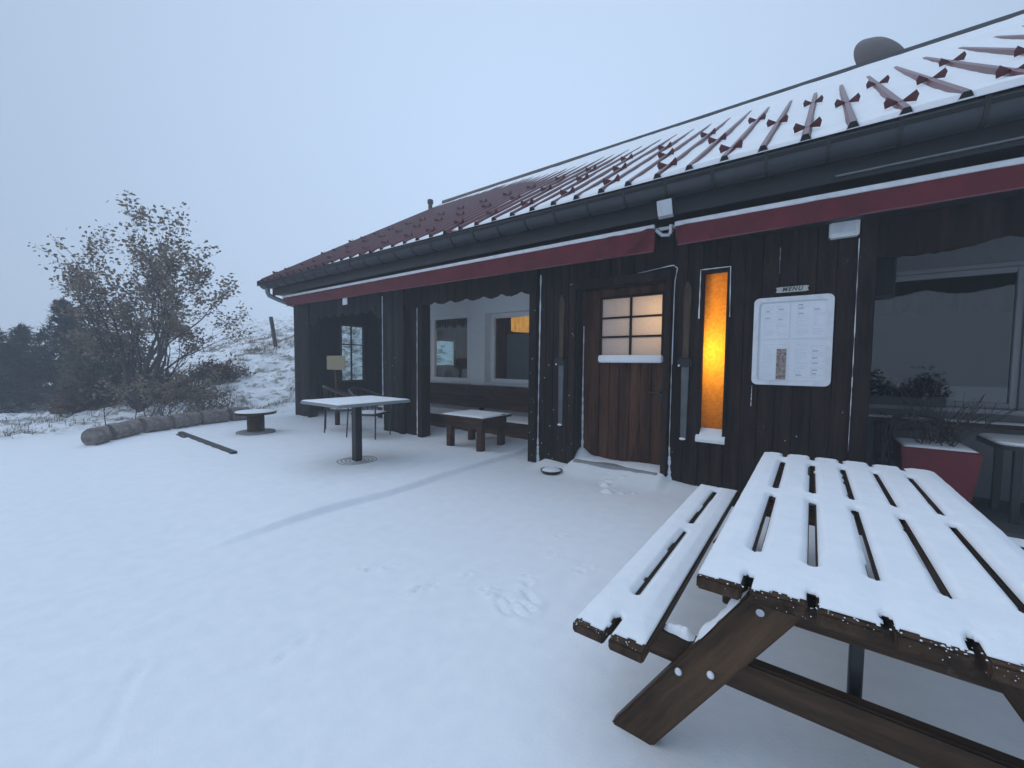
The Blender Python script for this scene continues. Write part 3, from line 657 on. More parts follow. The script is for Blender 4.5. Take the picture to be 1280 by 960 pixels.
for si, (sx, sz, sw, sh) in enumerate(((-.43,1.66,.24,.35),(-.165,1.66,.27,.35),(-.43,1.255,.24,.38),(-.165,1.255,.27,.38))):
    sh_ = MB().box(sx, sx+sw, yf+.010+.001*si, yf+.0145, sz, sz+sh).build('menu_sheet', 'paper', mb)
    tl = MB(); td = MB(); z = sz+sh-.035; yy = yf+.0092+.001*si
    cols = ((sx+.02, sx+sw*.47), (sx+sw*.53, sx+sw-.02))
    while z > sz+.03:
        for ci, (ca, cb) in enumerate(cols):
            if si == 2 and ci == 1 and z < sz+.33: continue
            if random.random() < .80:
                xx = ca+random.uniform(0,.02)
                while xx < cb-.01:
                    ww = min(random.uniform(.008, .03), cb-xx); tl.box(xx, xx+ww, yy, yy+.0006, z, z+.0055); xx += ww+.005
                    if random.random() < .18: break
            elif random.random() < .5: td.box(ca+.02, ca+.02+random.uniform(.03,.05), yy, yy+.0006, z-.002, z+.009)
        z -= .0165
    tl.build('print', 'ink', sh_)
    if td.v: td.build('print_heading', 'ink2', sh_)
MB().box(-.285, -.205, yf+.0075, yf+.0095, 1.262, 1.56).build('picture_strip', 'photo', mb)
def plaqueshape(x0, x1, z0, z1):
    h = (z1-z0)/2; return [(x0, z0+.006), (x0+.02, z0), (x1-.02, z0), (x1, z0+.006), (x1-.012, z0+h), (x1, z1-.006), (x1-.02, z1), (x0+.02, z1), (x0, z1-.006), (x0+.012, z0+h)]
mp = thing('menu_sign', 'small cream ribbon plaque lettered MENU above the menu case', 'sign', (-.18, FW, 2.12))
MB().prism(plaqueshape(-.315, -.05, 2.112, 2.165), 'y', FW-.02, FW-.008).build('plaque', 'cream', mp)
cu = bpy.data.curves.new('menu_text', 'FONT'); cu.body = 'MENU'; cu.size = .052; cu.shear = .25; cu.extrude = .001; cu.offset = .0012; cu.align_x = 'CENTER'; cu.align_y = 'CENTER'; cu.space_character = 1.25
to = bpy.data.objects.new('lettering_tmp', cu); COL.objects.link(to); bpy.context.view_layer.update()
me = bpy.data.meshes.new_from_object(to.evaluated_get(bpy.context.evaluated_depsgraph_get())); bpy.data.objects.remove(to)
me.materials.clear(); me.materials.append(M['letter']); lo = bpy.data.objects.new('lettering', me); COL.objects.link(lo); lo.parent = mp
lo.location = Vector((-.182, FW-.0225, 2.139)) - WLOC[mp.name]; lo.rotation_euler = (PI/2, 0, 0)
def ski(x, zb, zt, label, w=.088, tilt=0):
    s_ = thing('wooden_ski', label, 'ski', (x, FW-.02, zb), 'old skis hung beside the door'); zm = zb+(zt-zb)*.49
    def outline(za, zb_, tip):
        L = [(x-w*.36, za), (x-w*.40, za+(zb_-za)*.5), (x-w*.47, zb_-.10 if tip else zb_)]
        if tip: L += [(x-w*.5, zb_-.17), (x-w*.42, zb_-.07), (x-.012, zb_)]
        R = [(2*x-p[0], p[1]) for p in L[::-1]]; L = sorted(L, key=lambda p: p[1]); return L+[(2*x-p[0], p[1]) for p in L[::-1]]
    MB().prism(outline(zm, zt, True), 'y', FW-.032, FW-.008).build('ski_tip', skiwood, s_, bevel=.004)
    MB().prism(outline(zb, zm, False), 'y', FW-.030, FW-.008).build('ski_tail', skigrey, s_, bevel=.004)
    MB().box(x-.05, x+.05, FW-.062, FW-.033, zm-.045, zm+.045).tube([(x-.062,FW-.05,zm-.04),(x-.066,FW-.06,zm+.02),(x-.03,FW-.07,zm+.055),(x+.03,FW-.07,zm+.055),(x+.066,FW-.06,zm+.02),(x+.062,FW-.05,zm-.04)], .012, 6).build('binding', 'steel', s_, bevel=.004)
    MB().ball((x-.008, FW-.03, zb+.006), .028, 8, 5, (1.3,.5,.55)).ball((x-.062, FW-.055, zm-.03), .014, 6, 4).ball((x+.02, FW-.06, zm+.052), .012, 6, 4, (1.6,1,.6)).build('snow', 'snow', s_, smooth=True)
skiwood = wood('old_ski_wood', (.055,.038,.026), (.16,.115,.08), frost=.2); skigrey = plain('grey_ski_base', (.085,.095,.105), .5, var=.35, scale=5, frost=.25)
ski(-2.722, .56, 2.31, 'old wooden ski hung on the boards between porch and door'); ski(-1.138, .555, 2.315, 'old wooden ski hung between the door and the glowing amber window')
sd = thing('satellite_dish', 'round brown dish rising behind the roof ridge', 'dish', (.9, 10.5, 6.9))
MB().lathe([(.02,.11),(.22,.085),(.38,.02),(.455,-.05),(.47,-.05),(.39,.03),(.23,.10),(.02,.128)], (0,0,0), 40).build('reflector', 'dish', sd, smooth=True)
refl = [o for o in sd.children][0]; me = refl.data
me.transform(Matrix.Translation(WLOC[sd.name])); pass
me.transform(Matrix.Translation((-.02,-.12,.20)) @ Matrix.Rotation(math.radians(42), 4, 'Z') @ Matrix.Rotation(math.radians(74), 4, 'X') @ Matrix.Scale(1.22, 4))
MB().tube([(.9,10.55,6.55),(.9,10.5,7.06)], .03, 10).build('mast', 'silver', sd)
vp_ = thing('vent_pipe', 'short grey vent pipe at the far left end of the ridge', 'vent pipe', (-10.55, 9.6, 6.4))
MB().lathe([(.07,-.3),(.07,.22),(.10,.24),(.10,.33),(.085,.36),(.02,.37)], (-10.55, 9.55, 6.5), 20).build('pipe', 'dish', vp_)

# ------------------------------------------------------------------ porch furniture
pb = thing('porch_bench', 'long brown timber bench with plank back under the porch windows', 'bench', (-5.4, 5.9, .1))
MB().box(-7.85, -3.12, 6.25, 6.30, .475, .70).box(-7.85, -3.12, 6.253, 6.303, .704, .935).build('backrest', 'bench', pb, bevel=.006)
MB().box(-7.85, -3.12, 5.50, 6.24, .345, .385).build('seat', 'bench', pb, bevel=.006)
MB().box(-7.85, -3.12, 5.52, 5.56, .10, .342).build('front_board', 'bench', pb, bevel=.004)
for x in (-7.7, -5.5, -3.3): MB().box(x, x+.07, 6.305, 6.38, .1, .93).build('leg', 'bench', pb)
XX, YY = np.meshgrid(np.arange(-7.84, -3.125, .04), np.linspace(5.505, 6.23, 18)); e_ = np.minimum(np.minimum(YY-5.505, 6.23-YY), .06)/.06
grid_obj('snow', XX, YY, .387+.022*np.sqrt(np.clip(e_, 0, 1))+.004*fbm(XX*3, YY*3, 5), 'snow', pb, None, np.full(XX.shape, .3852))
def cushion(name, x0, x1, y0, y1, zb, th, parent, res=.02, hole=None, seed=0, fall=.07, power=.5):
    X_, Y_ = np.meshgrid(np.linspace(x0, x1, int((x1-x0)/res)+2), np.linspace(y0, y1, int((y1-y0)/res)+2))
    d = np.minimum(np.minimum(X_-x0, x1-X_), np.minimum(Y_-y0, y1-Y_)); h = th*np.clip(d/fall, 0, 1)**power*(1+.25*fbm(X_*5, Y_*5, seed, 3))+.001
    return grid_obj(name, X_, Y_, zb+h, 'snow', parent, None, np.full(X_.shape, zb))
# low wooden table
lt = thing('low_table', 'low square brown wooden table with snow on top in the porch opening', 'table', (-4.28, 4.85, .1))
gz = .10
MB().box(-4.73, -3.84, 4.50, 5.21, .545, .575).build('tabletop', 'bench', lt, bevel=.006)
MB().box(-4.66, -3.91, 4.545, 4.58, .40, .543).box(-4.66, -3.91, 5.12, 5.155, .40, .543).box(-4.66, -4.625, 4.582, 5.118, .40, .543).box(-3.945, -3.91, 4.582, 5.118, .40, .543).build('apron', 'bench', lt, bevel=.004)
for x, y in ((-4.655,4.55),(-4.02,4.55),(-4.655,5.05),(-4.02,5.05)): MB().box(x, x+.10, y-.008, y+.09, .04, .397).build('leg', 'bench', lt, bevel=.006)
cushion('snow', -4.72, -3.86, 4.51, 5.20, .576, .022, lt, seed=3)
MB().box(-3.95, -3.87, 4.98, 5.08, .577, .592).build('broken_slat', 'bench', lt)
# standing table with stone top
st = thing('pedestal_table', 'stone-topped table on one black post beside the porch', 'table', (-4.87, 3.1, .1))
MB().box(-5.33, -4.42, 2.58, 3.64, .845, .882).build('tabletop', 'stone', st, bevel=.008, seg=2)
MB().box(-4.92, -4.82, 3.05, 3.15, .03, .842).build('post', 'black', st, bevel=.008)
cushion('snow', -5.32, -4.43, 2.59, 3.63, .883, .012, st, seed=5, fall=.03)
rb = MB()
for r_ in (.10, .15, .20, .25):
    n = 48; z = float(ground_z(-4.87, 3.1, False))+.020-(r_-.09)*.06
    vs = []
    for k in range(n):
        a = 2*PI*k/n
        for dr, dz in ((-.006,-.02),(-.004,.003),(.004,.003),(.006,-.02)): X0, Y0 = -4.87+(r_+dr)*math.cos(a), 3.1+(r_+dr)*math.sin(a); vs.append((X0, Y0, float(ground_z(X0, Y0))+dz))
    rb.add(vs, [(4*k+j, 4*((k+1)%n)+j, 4*((k+1)%n)+(j+1)%4, 4*k+(j+1)%4) for k in range(n) for j in range(4)])
rb.build('ribbed_foot', 'steel', st)
# chairs behind it
def tub_chair(x, y, rot, label, tip=0):
    g = float(ground_z(x, y, False)); c = thing('garden_chair', label, 'chair', (x, y, g), 'tub chairs behind the stone-topped table'); g = 0
    Rz = Matrix.Rotation(rot, 3, 'Z') @ Matrix.Rotation(tip, 3, 'Y')
    tr = lambda p: tuple(Rz @ Vector(p) + Vector((x, y, WLOC[c.name].z)))
    rail = [tr((-.30+.0, -.30, .60)), tr((-.33, -.12, .68)), tr((-.31, .10, .76)), tr((-.18, .27, .84)), tr((0, .32, .86)), tr((.18, .27, .84)), tr((.31, .10, .76)), tr((.33, -.12, .68)), tr((.30, -.30, .60))]
    MB().tube(rail, .019, 8).build('back_rail', 'rattan', c, smooth=True)
    for p0, p1 in (((-.30,-.30,.60),(-.25,-.27,0)), ((.30,-.30,.60),(.25,-.27,0)), ((-.18,.27,.84),(-.22,.30,0)), ((.18,.27,.84),(.22,.30,0))):
        MB().tube([tr(p0), tr(((p0[0]+p1[0])/2*.97, (p0[1]+p1[1])/2, p0[2]*.5)), tr(p1)], .012, 7).build('leg', 'steel', c, smooth=True)
    b = MB(); 
    sq = [(-.26,-.27),(.26,-.27),(.28,0),(.18,.24),(-.18,.24),(-.28,0)]
    vs = [tr((p[0], p[1], .40)) for p in sq]+[tr((p[0], p[1], .43)) for p in sq]; b.add(vs, [(5,4,3,2,1,0),(6,7,8,9,10,11)]+[(i,(i+1)%6,(i+1)%6+6,i+6) for i in range(6)])
    b.build('seat', 'rattan', c)
    b = MB()
    for k in range(9):
        a = PI*(.08+.84*k/8); q = (.31*math.cos(a), .05+.27*math.sin(a)); b.tube([tr((q[0]*.85, q[1]*.9-.02, .43)), tr((q[0], q[1], .70+.15*math.sin(a)))], .007, 5)
    b.build('back_spindles', 'rattan', c)
    b = MB(); vs = [tr((p[0]*.8, p[1]*.8, .432)) for p in sq]+[tr((p[0]*.6, p[1]*.6, .455)) for p in sq]; b.add(vs, [(6,7,8,9,10,11)]+[(i,(i+1)%6,(i+1)%6+6,i+6) for i in range(6)]); b.build('snow', 'snow', c, smooth=True)
tub_chair(-7.25, 4.30, 2.6, 'dark tub chair left of the other, before the small four-pane window'); tub_chair(-6.30, 4.25, 2.0, 'dark tub chair close to the timber pier, behind the stone-topped table')
ss_ = thing('sign_post', 'plain beige board on a short brown post before the dark porch', 'sign', (-7.9, 4.56, .1))
MB().box(-8.20, -7.52, 4.535, 4.55, 1.225, 1.515).build('board', 'beige', ss_, bevel=.004); MB().box(-7.95, -7.86, 4.553, 4.62, .0, 1.48).build('post', 'bench', ss_, bevel=.005)
# cable-spool table
sp = thing('spool_table', 'round spool table with a snowy disc top near the logs', 'table', (-8.25, 3.18, .1))
gz = float(ground_z(-8.25, 3.18, False))
MB().lathe([(.33,.35),(.335,.36),(.335,.385),(.33,.39)], (-8.25,3.18,gz), 40).build('tabletop', 'bench', sp)
MB().lathe([(.14,.03),(.14,.35)], (-8.25,3.18,gz), 28).build('drum', 'bench', sp); MB().lathe([(.31,-.02),(.315,.025),(.30,.032)], (-8.25,3.18,gz), 40).build('foot_disc', 'stone', sp)
MB().lathe([(.325,.391),(.31,.405),(.2,.41),(.01,.412)], (-8.25,3.18,gz), 40).build('snow', 'snow', sp, smooth=True)
# logs edging the terrace
LP = [(-9.16,1.12),(-9.38,1.36),(-9.70,1.83),(-9.93,2.30),(-10.12,2.82),(-10.25,3.40),(-10.30,3.86)]
LN = ['short log at the outer end of the terrace edging', 'log second from the outer end of the terrace edging', 'third log of the terrace edging, under the leafless shrub', 'fourth log of the terrace edging, just past the shrub', 'log behind the dark channel, second last of the edging', 'last log of the edging, behind the spool table']
for i, (a, c) in enumerate(zip(LP, LP[1:])):
    A = Vector((a[0], a[1], float(ground_z(*a, False))+.12)); B = Vector((c[0], c[1], float(ground_z(*c, False))+.12)); d = (B-A).normalized()
    l = thing('edging_log', LN[i], 'log', (A+B)/2, 'logs edging the terrace')
    A2, B2 = A+d*.045, B-d*.045; n = 7; r_ = .155+random.uniform(-.008,.008)
    MB().tube([A2, A2+d*.012]+[A2.lerp(B2, t)+Vector((random.uniform(-.009,.009), random.uniform(-.009,.009), random.uniform(-.009,.009))) for t in np.linspace(.1,.9,n)]+[B2-d*.012, B2], [r_-.012, r_]+[r_*(1+random.uniform(-.035,.035)) for _ in range(n)]+[r_, r_-.02], 20).build('log_body', 'logw', l, smooth=True)
ch = thing('drain_channel', 'dark straight channel strip lying bare in the terrace snow', 'drain', (-7.9, 2.26, .1))
gz = float(ground_z(-7.9, 2.26, False))
b = MB(); b.beam((-9.2,2.30,float(ground_z(-9.2,2.3,False))+.005), (-6.55,2.24,float(ground_z(-6.55,2.24,False))+.01), .075, .05); b.build('channel', 'strip', ch, bevel=.004)
MB().beam((-9.05,2.22,float(ground_z(-9.05,2.22,False))+.005), (-8.55,2.20,float(ground_z(-8.5,2.2,False))+.0), .05, .02).build('end_flap', 'strip', ch)
pl = thing('pet_bowl', 'shallow snow-filled bowl on the ground left of the door', 'bowl', (-2.64, 4.44, 0))
gz = float(ground_z(-2.64, 4.44))
MB().lathe([(.10,-.03),(.135,.03),(.14,.045),(.13,.045),(.125,.035),(.02,.03)], (-2.64,4.44,gz), 32).build('bowl', 'steel', pl, smooth=True)
MB().lathe([(.128,.036),(.10,.055),(.05,.062),(.005,.064)], (-2.64,4.44,gz), 32).build('snow', 'snow', pl, smooth=True)

# ------------------------------------------------------------------ right-hand bay contents
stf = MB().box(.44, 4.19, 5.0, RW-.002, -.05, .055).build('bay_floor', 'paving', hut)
rp = thing('red_planter', 'square red planter with bare twigs behind the picnic table', 'planter', (.97, 5.5, .06))
def taper(x0,x1,y0,y1,z0,z1,k,b=None):
    b = b or MB(); cx, cy_ = (x0+x1)/2, (y0+y1)/2
    vs = [(cx+(x-cx)*k, cy_+(y-cy_)*k, z0) for x, y in ((x0,y0),(x1,y0),(x1,y1),(x0,y1))]+[(x,y,z1) for x, y in ((x0,y0),(x1,y0),(x1,y1),(x0,y1))]
    return b.add(vs, [(0,3,2,1),(4,5,6,7),(0,1,5,4),(1,2,6,5),(2,3,7,6),(3,0,4,7)])
taper(.70, 1.225, 5.2, 5.75, .06, .65, .78).build('pot', 'redpot', rp, bevel=.012, seg=2)
cushion('snow', .72, 1.20, 5.22, 5.73, .652, .018, rp, seed=8, fall=.05)
b = MB()
for k in range(26):
    x, y = random.uniform(.85,1.1), random.uniform(5.35,5.6); a = random.uniform(0,2*PI); l = random.uniform(.3,.8); e = random.uniform(.3,1.0)
    p = [Vector((x,y,.64))]; d = Vector((math.cos(a)*e, math.sin(a)*e*.6-.1, 1)).normalized()
    for j in range(5): d = (d+Vector((random.uniform(-.2,.2),random.uniform(-.2,.2),random.uniform(-.12,.08)))).normalized(); p.append(p[-1]+d*l/5)
    b.tube(p, [.006,.005,.004,.004,.003,.002], 5)
    for j in (2,3,4):
        q = p[j]; d2 = (d+Vector((random.uniform(-.8,.8),random.uniform(-.8,.8),.1))).normalized(); b.tube([q, q+d2*.10, q+d2*.17], [.003,.0025,.0015], 4)
b.build('twigs', 'twig', rp)
tb2 = thing('bay_table', 'dark table with a snowy rounded top beyond the red planter', 'table', (1.85, 5.55, .06))
def rrect(x0,x1,y0,y1,r): return [(x0+r-r*math.cos(a), y0+r-r*math.sin(a)) for a in np.linspace(0,PI/2,7)]+[(x1-r+r*math.sin(a), y0+r-r*math.cos(a)) for a in np.linspace(0,PI/2,7)]+[(x1-r+r*math.cos(a), y1-r+r*math.sin(a)) for a in np.linspace(0,PI/2,7)]+[(x0+r-r*math.sin(a), y1-r+r*math.cos(a)) for a in np.linspace(0,PI/2,7)]
MB().prism(rrect(1.30,2.4,5.2,5.88,.12), 'z', .70, .735).build('tabletop', 'black', tb2); MB().prism(rrect(1.31,2.39,5.21,5.87,.12), 'z', .736, .765).build('snow', 'snow', tb2, bevel=.01, seg=2)
for x, y in ((1.42,5.3),(2.2,5.3),(1.42,5.74),(2.2,5.74)): MB().box(x,x+.05,y,y+.05,.05,.698).build('leg', 'black', tb2)
wc = thing('wicker_chair', 'dark wicker armchair tucked behind the red planter', 'chair', (.92, 5.9, .06))
MB().tube([(.64,5.70,.62),(.66,5.80,.74),(.74,5.92,.86),(.92,5.96,.90),(1.08,5.92,.86),(1.16,5.80,.74),(1.18,5.70,.62)], .022, 8).tube([(.66,5.80,.70),(.74,5.91,.80),(.92,5.95,.83),(1.08,5.91,.80),(1.16,5.80,.70)], .014, 8).tube([(.68,5.81,.63),(.74,5.90,.73),(.92,5.94,.75),(1.08,5.90,.73),(1.14,5.81,.63)], .014, 8).build('backrest', 'rattan', wc, smooth=True)
MB().box(.68,1.14,5.77,5.93,.42,.46).build('seat', 'rattan', wc)
for x, y in ((.69,5.78),(1.11,5.78),(.72,5.92),(1.08,5.92)): MB().tube([(x,y,.05),(x,y,.8)], .013, 6).build('leg', 'rattan', wc)
fb = thing('flower_box', 'dark box of evergreen sprigs on the sill of the shaded bay', 'flower box', (.80, 6.05, .98))
MB().box(.52, 1.12, 5.96, 6.10, .98, 1.08).build('box', 'black', fb, bevel=.005)
b = MB(); pt = MB()
for k in range(1500):
    x = random.uniform(.50,1.14); y = random.uniform(5.92,6.12); z = 1.07+abs(random.gauss(0,.06))*(1.2+.8*math.sin(x*14)); a = random.uniform(0,2*PI); e = random.uniform(-.3,1); l = random.uniform(.03,.07); wv = Vector((math.cos(a),math.sin(a),e)).normalized(); s_ = wv.cross(Vector((0,0,1))).normalized()*l*.3; p = Vector((x,y,z))
    b.add([p, p+wv*l*.5+s_, p+wv*l, p+wv*l*.5-s_], [(0,1,2,3)])
for k in range(9): pt.ball((random.uniform(.55,1.1), random.uniform(5.93,5.98), random.uniform(1.07,1.16)), .016, 7, 4)
b.build('sprigs', 'ever', fb); pt.build('blossoms', 'petal', fb)
lg = thing('bay_bench', 'narrow plank bench with snow under the shaded bay window', 'bench', (1.7, 6.1, .06))
MB().box(.44, 4.1, 5.985, 6.18, .80, .84).build('seat', 'bench', lg); cushion('snow', .45, 4.08, 5.99, 6.17, .841, .015, lg, .03)
for x in (.6, 2.2, 3.9): MB().box(x, x+.06, 6.06, 6.14, .05, .798).build('leg', 'bench', lg)
sk = thing('loudspeaker', 'black box loudspeaker hung in the upper corner of the shaded bay', 'loudspeaker', (.52, 5.25, 2.05))
MB().box(.435, .60, 5.2, 5.4, 2.05, 2.47).build('cabinet', 'black', sk, bevel=.012); MB().box(.45, .585, 5.188, 5.199, 2.07, 2.45).build('grille', 'deck', sk); MB().box(.49,.54,5.28,5.32,2.472,2.86).build('hanger', 'steel', sk)

# ------------------------------------------------------------------ picnic table
pt_ = thing('picnic_table', 'brown timber picnic table with attached benches under fresh snow', 'picnic table', (.19, 2.55, 0))
PX = [-.275, -.137, .027, .187, .345, .503, .66]; G = .011; PY0, PY1 = 1.385, 3.70; ZT = .718
ENDS = [(0,.03), (.01,0), (-.005,.02), (.0,.045), (.0,.0), (.005,-.10)]
for i in range(6):
    a = PX[i]+(G if i else 0); c = PX[i+1]-(G if i < 5 else 0)
    MB().box(a, c, PY0+ENDS[i][0], PY1+ENDS[i][1], ZT-.042, ZT+random.uniform(-.002,.002)).build('tabletop_plank', M['picnic_y'], pt_, bevel=.006, seg=2)
LY = (1.48, 3.48)
def snow_on(name, x0, x1, y0, y1, zb, th, gaps, gw, bridges, parent, seed, ends=None, notch=()):
    X_, Y_ = np.meshgrid(np.arange(x0, x1+.001, .0075), np.arange(y0, y1+.001, .0095))
    wob = .005*fbm(Y_*7, X_*3, seed, 3)
    dg = np.full(X_.shape, 9.)
    br = np.zeros(X_.shape)
    for (ya, yb) in bridges: br = np.maximum(br, sstep(ya-.01, ya+.035, Y_+.014*fbm(X_*14, Y_*4, seed+4, 2))*sstep(yb+.01, yb-.035, Y_+.014*fbm(X_*14, Y_*4, seed+8, 2)))
    for gxx, w_ in zip(gaps, gw): dg = np.minimum(dg, np.abs(X_-gxx+wob)-w_/2)
    dg = dg + br*.05
    de = np.minimum(np.minimum(X_-x0, x1-X_)+.004+wob, np.minimum((Y_-y0)*.40, (y1-Y_)*.9)-.007+.010*fbm(X_*9, Y_*9, seed+2, 2)+.006*fbm(X_*45, Y_*45, seed+6, 2))
    h = th*np.clip(np.minimum(dg, 9)/.020, 0, 1)**.65; h = np.minimum(h, th*np.clip(de/.055, 0, 1)**.8)
    h = h*(1+.30*fbm(X_*3.6, Y_*2.6, seed+1, 4))*(1-.13*br*np.exp(-np.clip(dg-.05, 0, 1)/.03)) + .002*fbm(X_*26, Y_*26, seed+3, 2)
    c = .25*(dg[:-1,:-1]+dg[1:,1:]+dg[:-1,1:]+dg[1:,:-1]); k_ = (c > 0)&(de[:-1,:-1] > 0)
    return grid_obj(name, X_, Y_, zb+np.maximum(h, .0015), 'snow', parent, k_, np.full(X_.shape, zb+.0005))
snow_on('snow', PX[0]+.003, PX[-1]-.003, PY0+.004, PY1-.004, ZT+.002, .024, PX[1:-1], [.031,.031,.025,.025,.026], ((1.47,1.66),(2.46,2.59),(3.39,3.52)), pt_, 3)
for y in (1.50, 2.52, 3.44):
    MB().box(-.215, .60, y, y+.05, ZT-.128, ZT-.045).build('cross_bearer', 'picnic', pt_, bevel=.006)
MB().prism([(-.225,.63),(-.16,.59),(.56,.59),(.62,.63),(.64,.675),(-.245,.675)], 'y', 1.555, 1.60).build('end_bearer', 'picnic', pt_, bevel=.004)
def leg(foot, top, y, w=.135, th=.055):
    a, c = Vector((foot[0], y, foot[1])), Vector((top[0], y, top[1])); d = (c-a).normalized(); s_ = Vector((d.z, 0, -d.x))*w/2
    k1 = s_.z/d.z; k2 = s_.z/d.z
    vs = [a-s_+d*k1, a+s_-d*k1, c+s_-d*k2, c-s_+d*k2]
    b = MB(); b.add([p+Vector((0,-th/2,0)) for p in vs]+[p+Vector((0,th/2,0)) for p in vs], [(0,1,2,3),(7,6,5,4),(0,4,5,1),(1,5,6,2),(2,6,7,3),(3,7,4,0)]); return b
for y in LY:
    leg((-.508,-.02), (-.055,.676), y).build('leg', 'legwood', pt_, bevel=.007, seg=2); leg((.90,-.02), (.44,.676), y).build('leg', 'legwood2', pt_, bevel=.007, seg=2)
    MB().box(-.63, 1.02, y+.032, y+.082, .30, .41).build('seat_bearer', 'picnic', pt_, bevel=.007, seg=2)
MB().box(.128, .163, 1.603, 1.643, .31, .66).build('strut', 'black', pt_, bevel=.004)
for sx, x0, x1 in ((0, -.675, -.41), (1, .80, 1.065)):
    xm = (x0+x1)/2
    for a, c in ((x0, xm-.011), (xm+.011, x1)):
        MB().box(a, c, 1.29+.01*(a == x0), 3.46, .41, .448).build('bench_plank', 'picnic_y', pt_, bevel=.006, seg=2)
    snow_on('snow', x0+.003, x1-.003, 1.30, 3.455, .4495, .019, [xm], [.026], ((1.43,1.60),(2.40,2.52),(3.30,3.42)), pt_, 9+sx)
for x, z in ((-.335,.325),(-.233,.362),(-.10,.63)):
    bt_ = MB().tube([(x, LY[0]-.026, z), (x, LY[0]-.036, z)], .012, 10).build('bolt', 'silver', pt_)
    if z < .5: MB().ball((x, LY[0]-.036, z+.004), .011, 8, 6, (1,.7,1.15)).build('snow', 'snow', bt_, smooth=True)
def ridge(pts, w, h, name='snow_ridge'):          # a narrow heap of snow lying along a line
    b = MB(); n = 26; vs = []; P_ = [Vector(p) for p in pts]; LL = sum((b_-a_).length for a_, b_ in zip(P_, P_[1:]))*30/n
    for i in range(n+1):
        t = i/n*(len(P_)-1); k = min(int(t), len(P_)-2); q = P_[k].lerp(P_[k+1], t-k); d = (P_[k+1]-P_[k]).normalized(); sd = Vector((0,1,0)) if abs(d.y) < .8 else Vector((1,0,0)); up = sd.cross(d); up = up if up.z > 0 else -up
        e = min(1, 6*min(i, n-i)/n); wv = w*(.55+.45*e)*(1+.25*vnoise(np.array(i*LL), np.array(w*99), 4)); hv = h*e*(1+.5*vnoise(np.array(i*LL*1.3), np.array(3.3), 8))+.001
        for u, v in ((-.5,-.002),(-.42,.6),(-.15,1),(.18,.95),(.43,.55),(.5,-.002)): vs.append(q+sd*wv*u+up*hv*v)
    fs = [(i*6+k, (i+1)*6+k, (i+1)*6+k+1, i*6+k+1) for i in range(n) for k in range(5)]+[(0,1,2,3,4,5),(n*6+5,n*6+4,n*6+3,n*6+2,n*6+1,n*6)]
    return b.add(vs, fs).build(name, 'snow', pt_, smooth=True)
cb = MB()
for k in range(150):
    x = random.uniform(PX[0], PX[-1]); 
    if random.random() < .8: cb.ball((x, PY0+.045*random.random()**1.5, ZT+.003), random.uniform(.0008,.0026), 6, 4, (1.2,1.2,.8))
    else: cb.ball((x, PY0+random.uniform(-.003,.0), ZT-random.uniform(.002,.03)), random.uniform(.0006,.0018), 6, 4)
for k in range(30): cb.ball((random.uniform(-.67,-.415), 1.292+.03*random.random(), .451), random.uniform(.0008,.002), 6, 4, (1.2,1.2,.8))
cb.build('snow_crumbs', 'snow', pt_, smooth=True)['kind'] = 'stuff'
dl = Vector((.453,0,.696)).normalized(); nl = Vector((-dl.z,0,dl.x))
q0 = Vector((-.508, LY[0], -.02))+nl*.066
ridge([q0+dl*.50, q0+dl*.78], .045, .013)
ridge([(-.41, LY[0]+.057, .411), (-.345, LY[0]+.057, .411), (-.30, LY[0]+.04, .42)], .05, .022)

# ------------------------------------------------------------------ trees and the bank
WIND = Vector((.80,.59,0))
def grow(b, tips, p, d, l, r, depth, spread, up, bend):
    if depth < 4 and p.z > 1.15 and p.y < 1.55: return
    n = 4; pts = [p]; rad = [r]
    for i in range(n):
        d = (d+Vector((random.gauss(0,.11), random.gauss(0,.11), random.gauss(0,.07)+up))+WIND*bend).normalized(); p = p+d*l/n; pts.append(p); rad.append(r*(1-.42*(i+1)/n))
    b.tube(pts, rad, 7 if r > .03 else (5 if r > .01 else 4), caps=False)
    if depth == 0: tips.append((p, d)); tips.append((pts[-2], d)); tips.append((pts[-3], d)); return
    k = random.choice((2,3,3)) if depth > 1 else 3
    for i in range(k):
        q = pts[-1-(i % 3)] if i else pts[-1]; a = Vector((random.gauss(0,1), random.gauss(0,1), random.gauss(0,.5))).normalized()
        grow(b, tips, q, (d+a*spread*(.6 if i == 0 else 1)).normalized(), l*random.uniform(.62,.85), rad[-1-(i%3) if i else -1]*.72, depth-1, spread, up, bend)
def leaves(b, tips, per, size, scatter, blow=.7):
    for p, d in tips:
        for k in range(per):
            q = p+Vector((random.gauss(0,scatter), random.gauss(0,scatter), random.gauss(0,scatter*.8))); s_ = size*random.uniform(.6,1.3)
            w_ = (WIND*blow+Vector((random.gauss(0,.5), random.gauss(0,.5), random.gauss(0,.45)))).normalized(); o = w_.cross(Vector((random.gauss(0,1), random.gauss(0,1), random.gauss(0,1)))).normalized()*s_*.32
            b.add([q, q+w_*s_*.45+o, q+w_*s_, q+w_*s_*.5-o], [(0,1,2,3)])
def gz_(x, y): return float(ground_z(np.array(x), np.array(y)))
TS_ = 22
tx, ty = -13.2, 2.55; g = gz_(tx, ty)
tr = thing('windblown_tree', 'multi-stemmed tree with withered grey-brown leaves on the snowy bank', 'tree', (tx, ty, g))
random.seed(TS_)
b = MB(); tips = []
for k, (ax, ay, l, r) in enumerate(((.1,.28,1.85,.06),(-.10,-.38,1.10,.055),(.05,-.25,1.45,.07),(.0,.1,1.6,.075),(.1,.4,1.35,.06),(.1,.8,1.05,.05),(-.2,-.45,.85,.045),(.3,.15,1.2,.05))):
    grow(b, tips, Vector((tx+random.uniform(-.1,.1), ty+random.uniform(-.12,.12), g-.1)), Vector((ax*.9, ay*.95, 1)).normalized(), l*1.04, r, 4, .50, .05, .0)
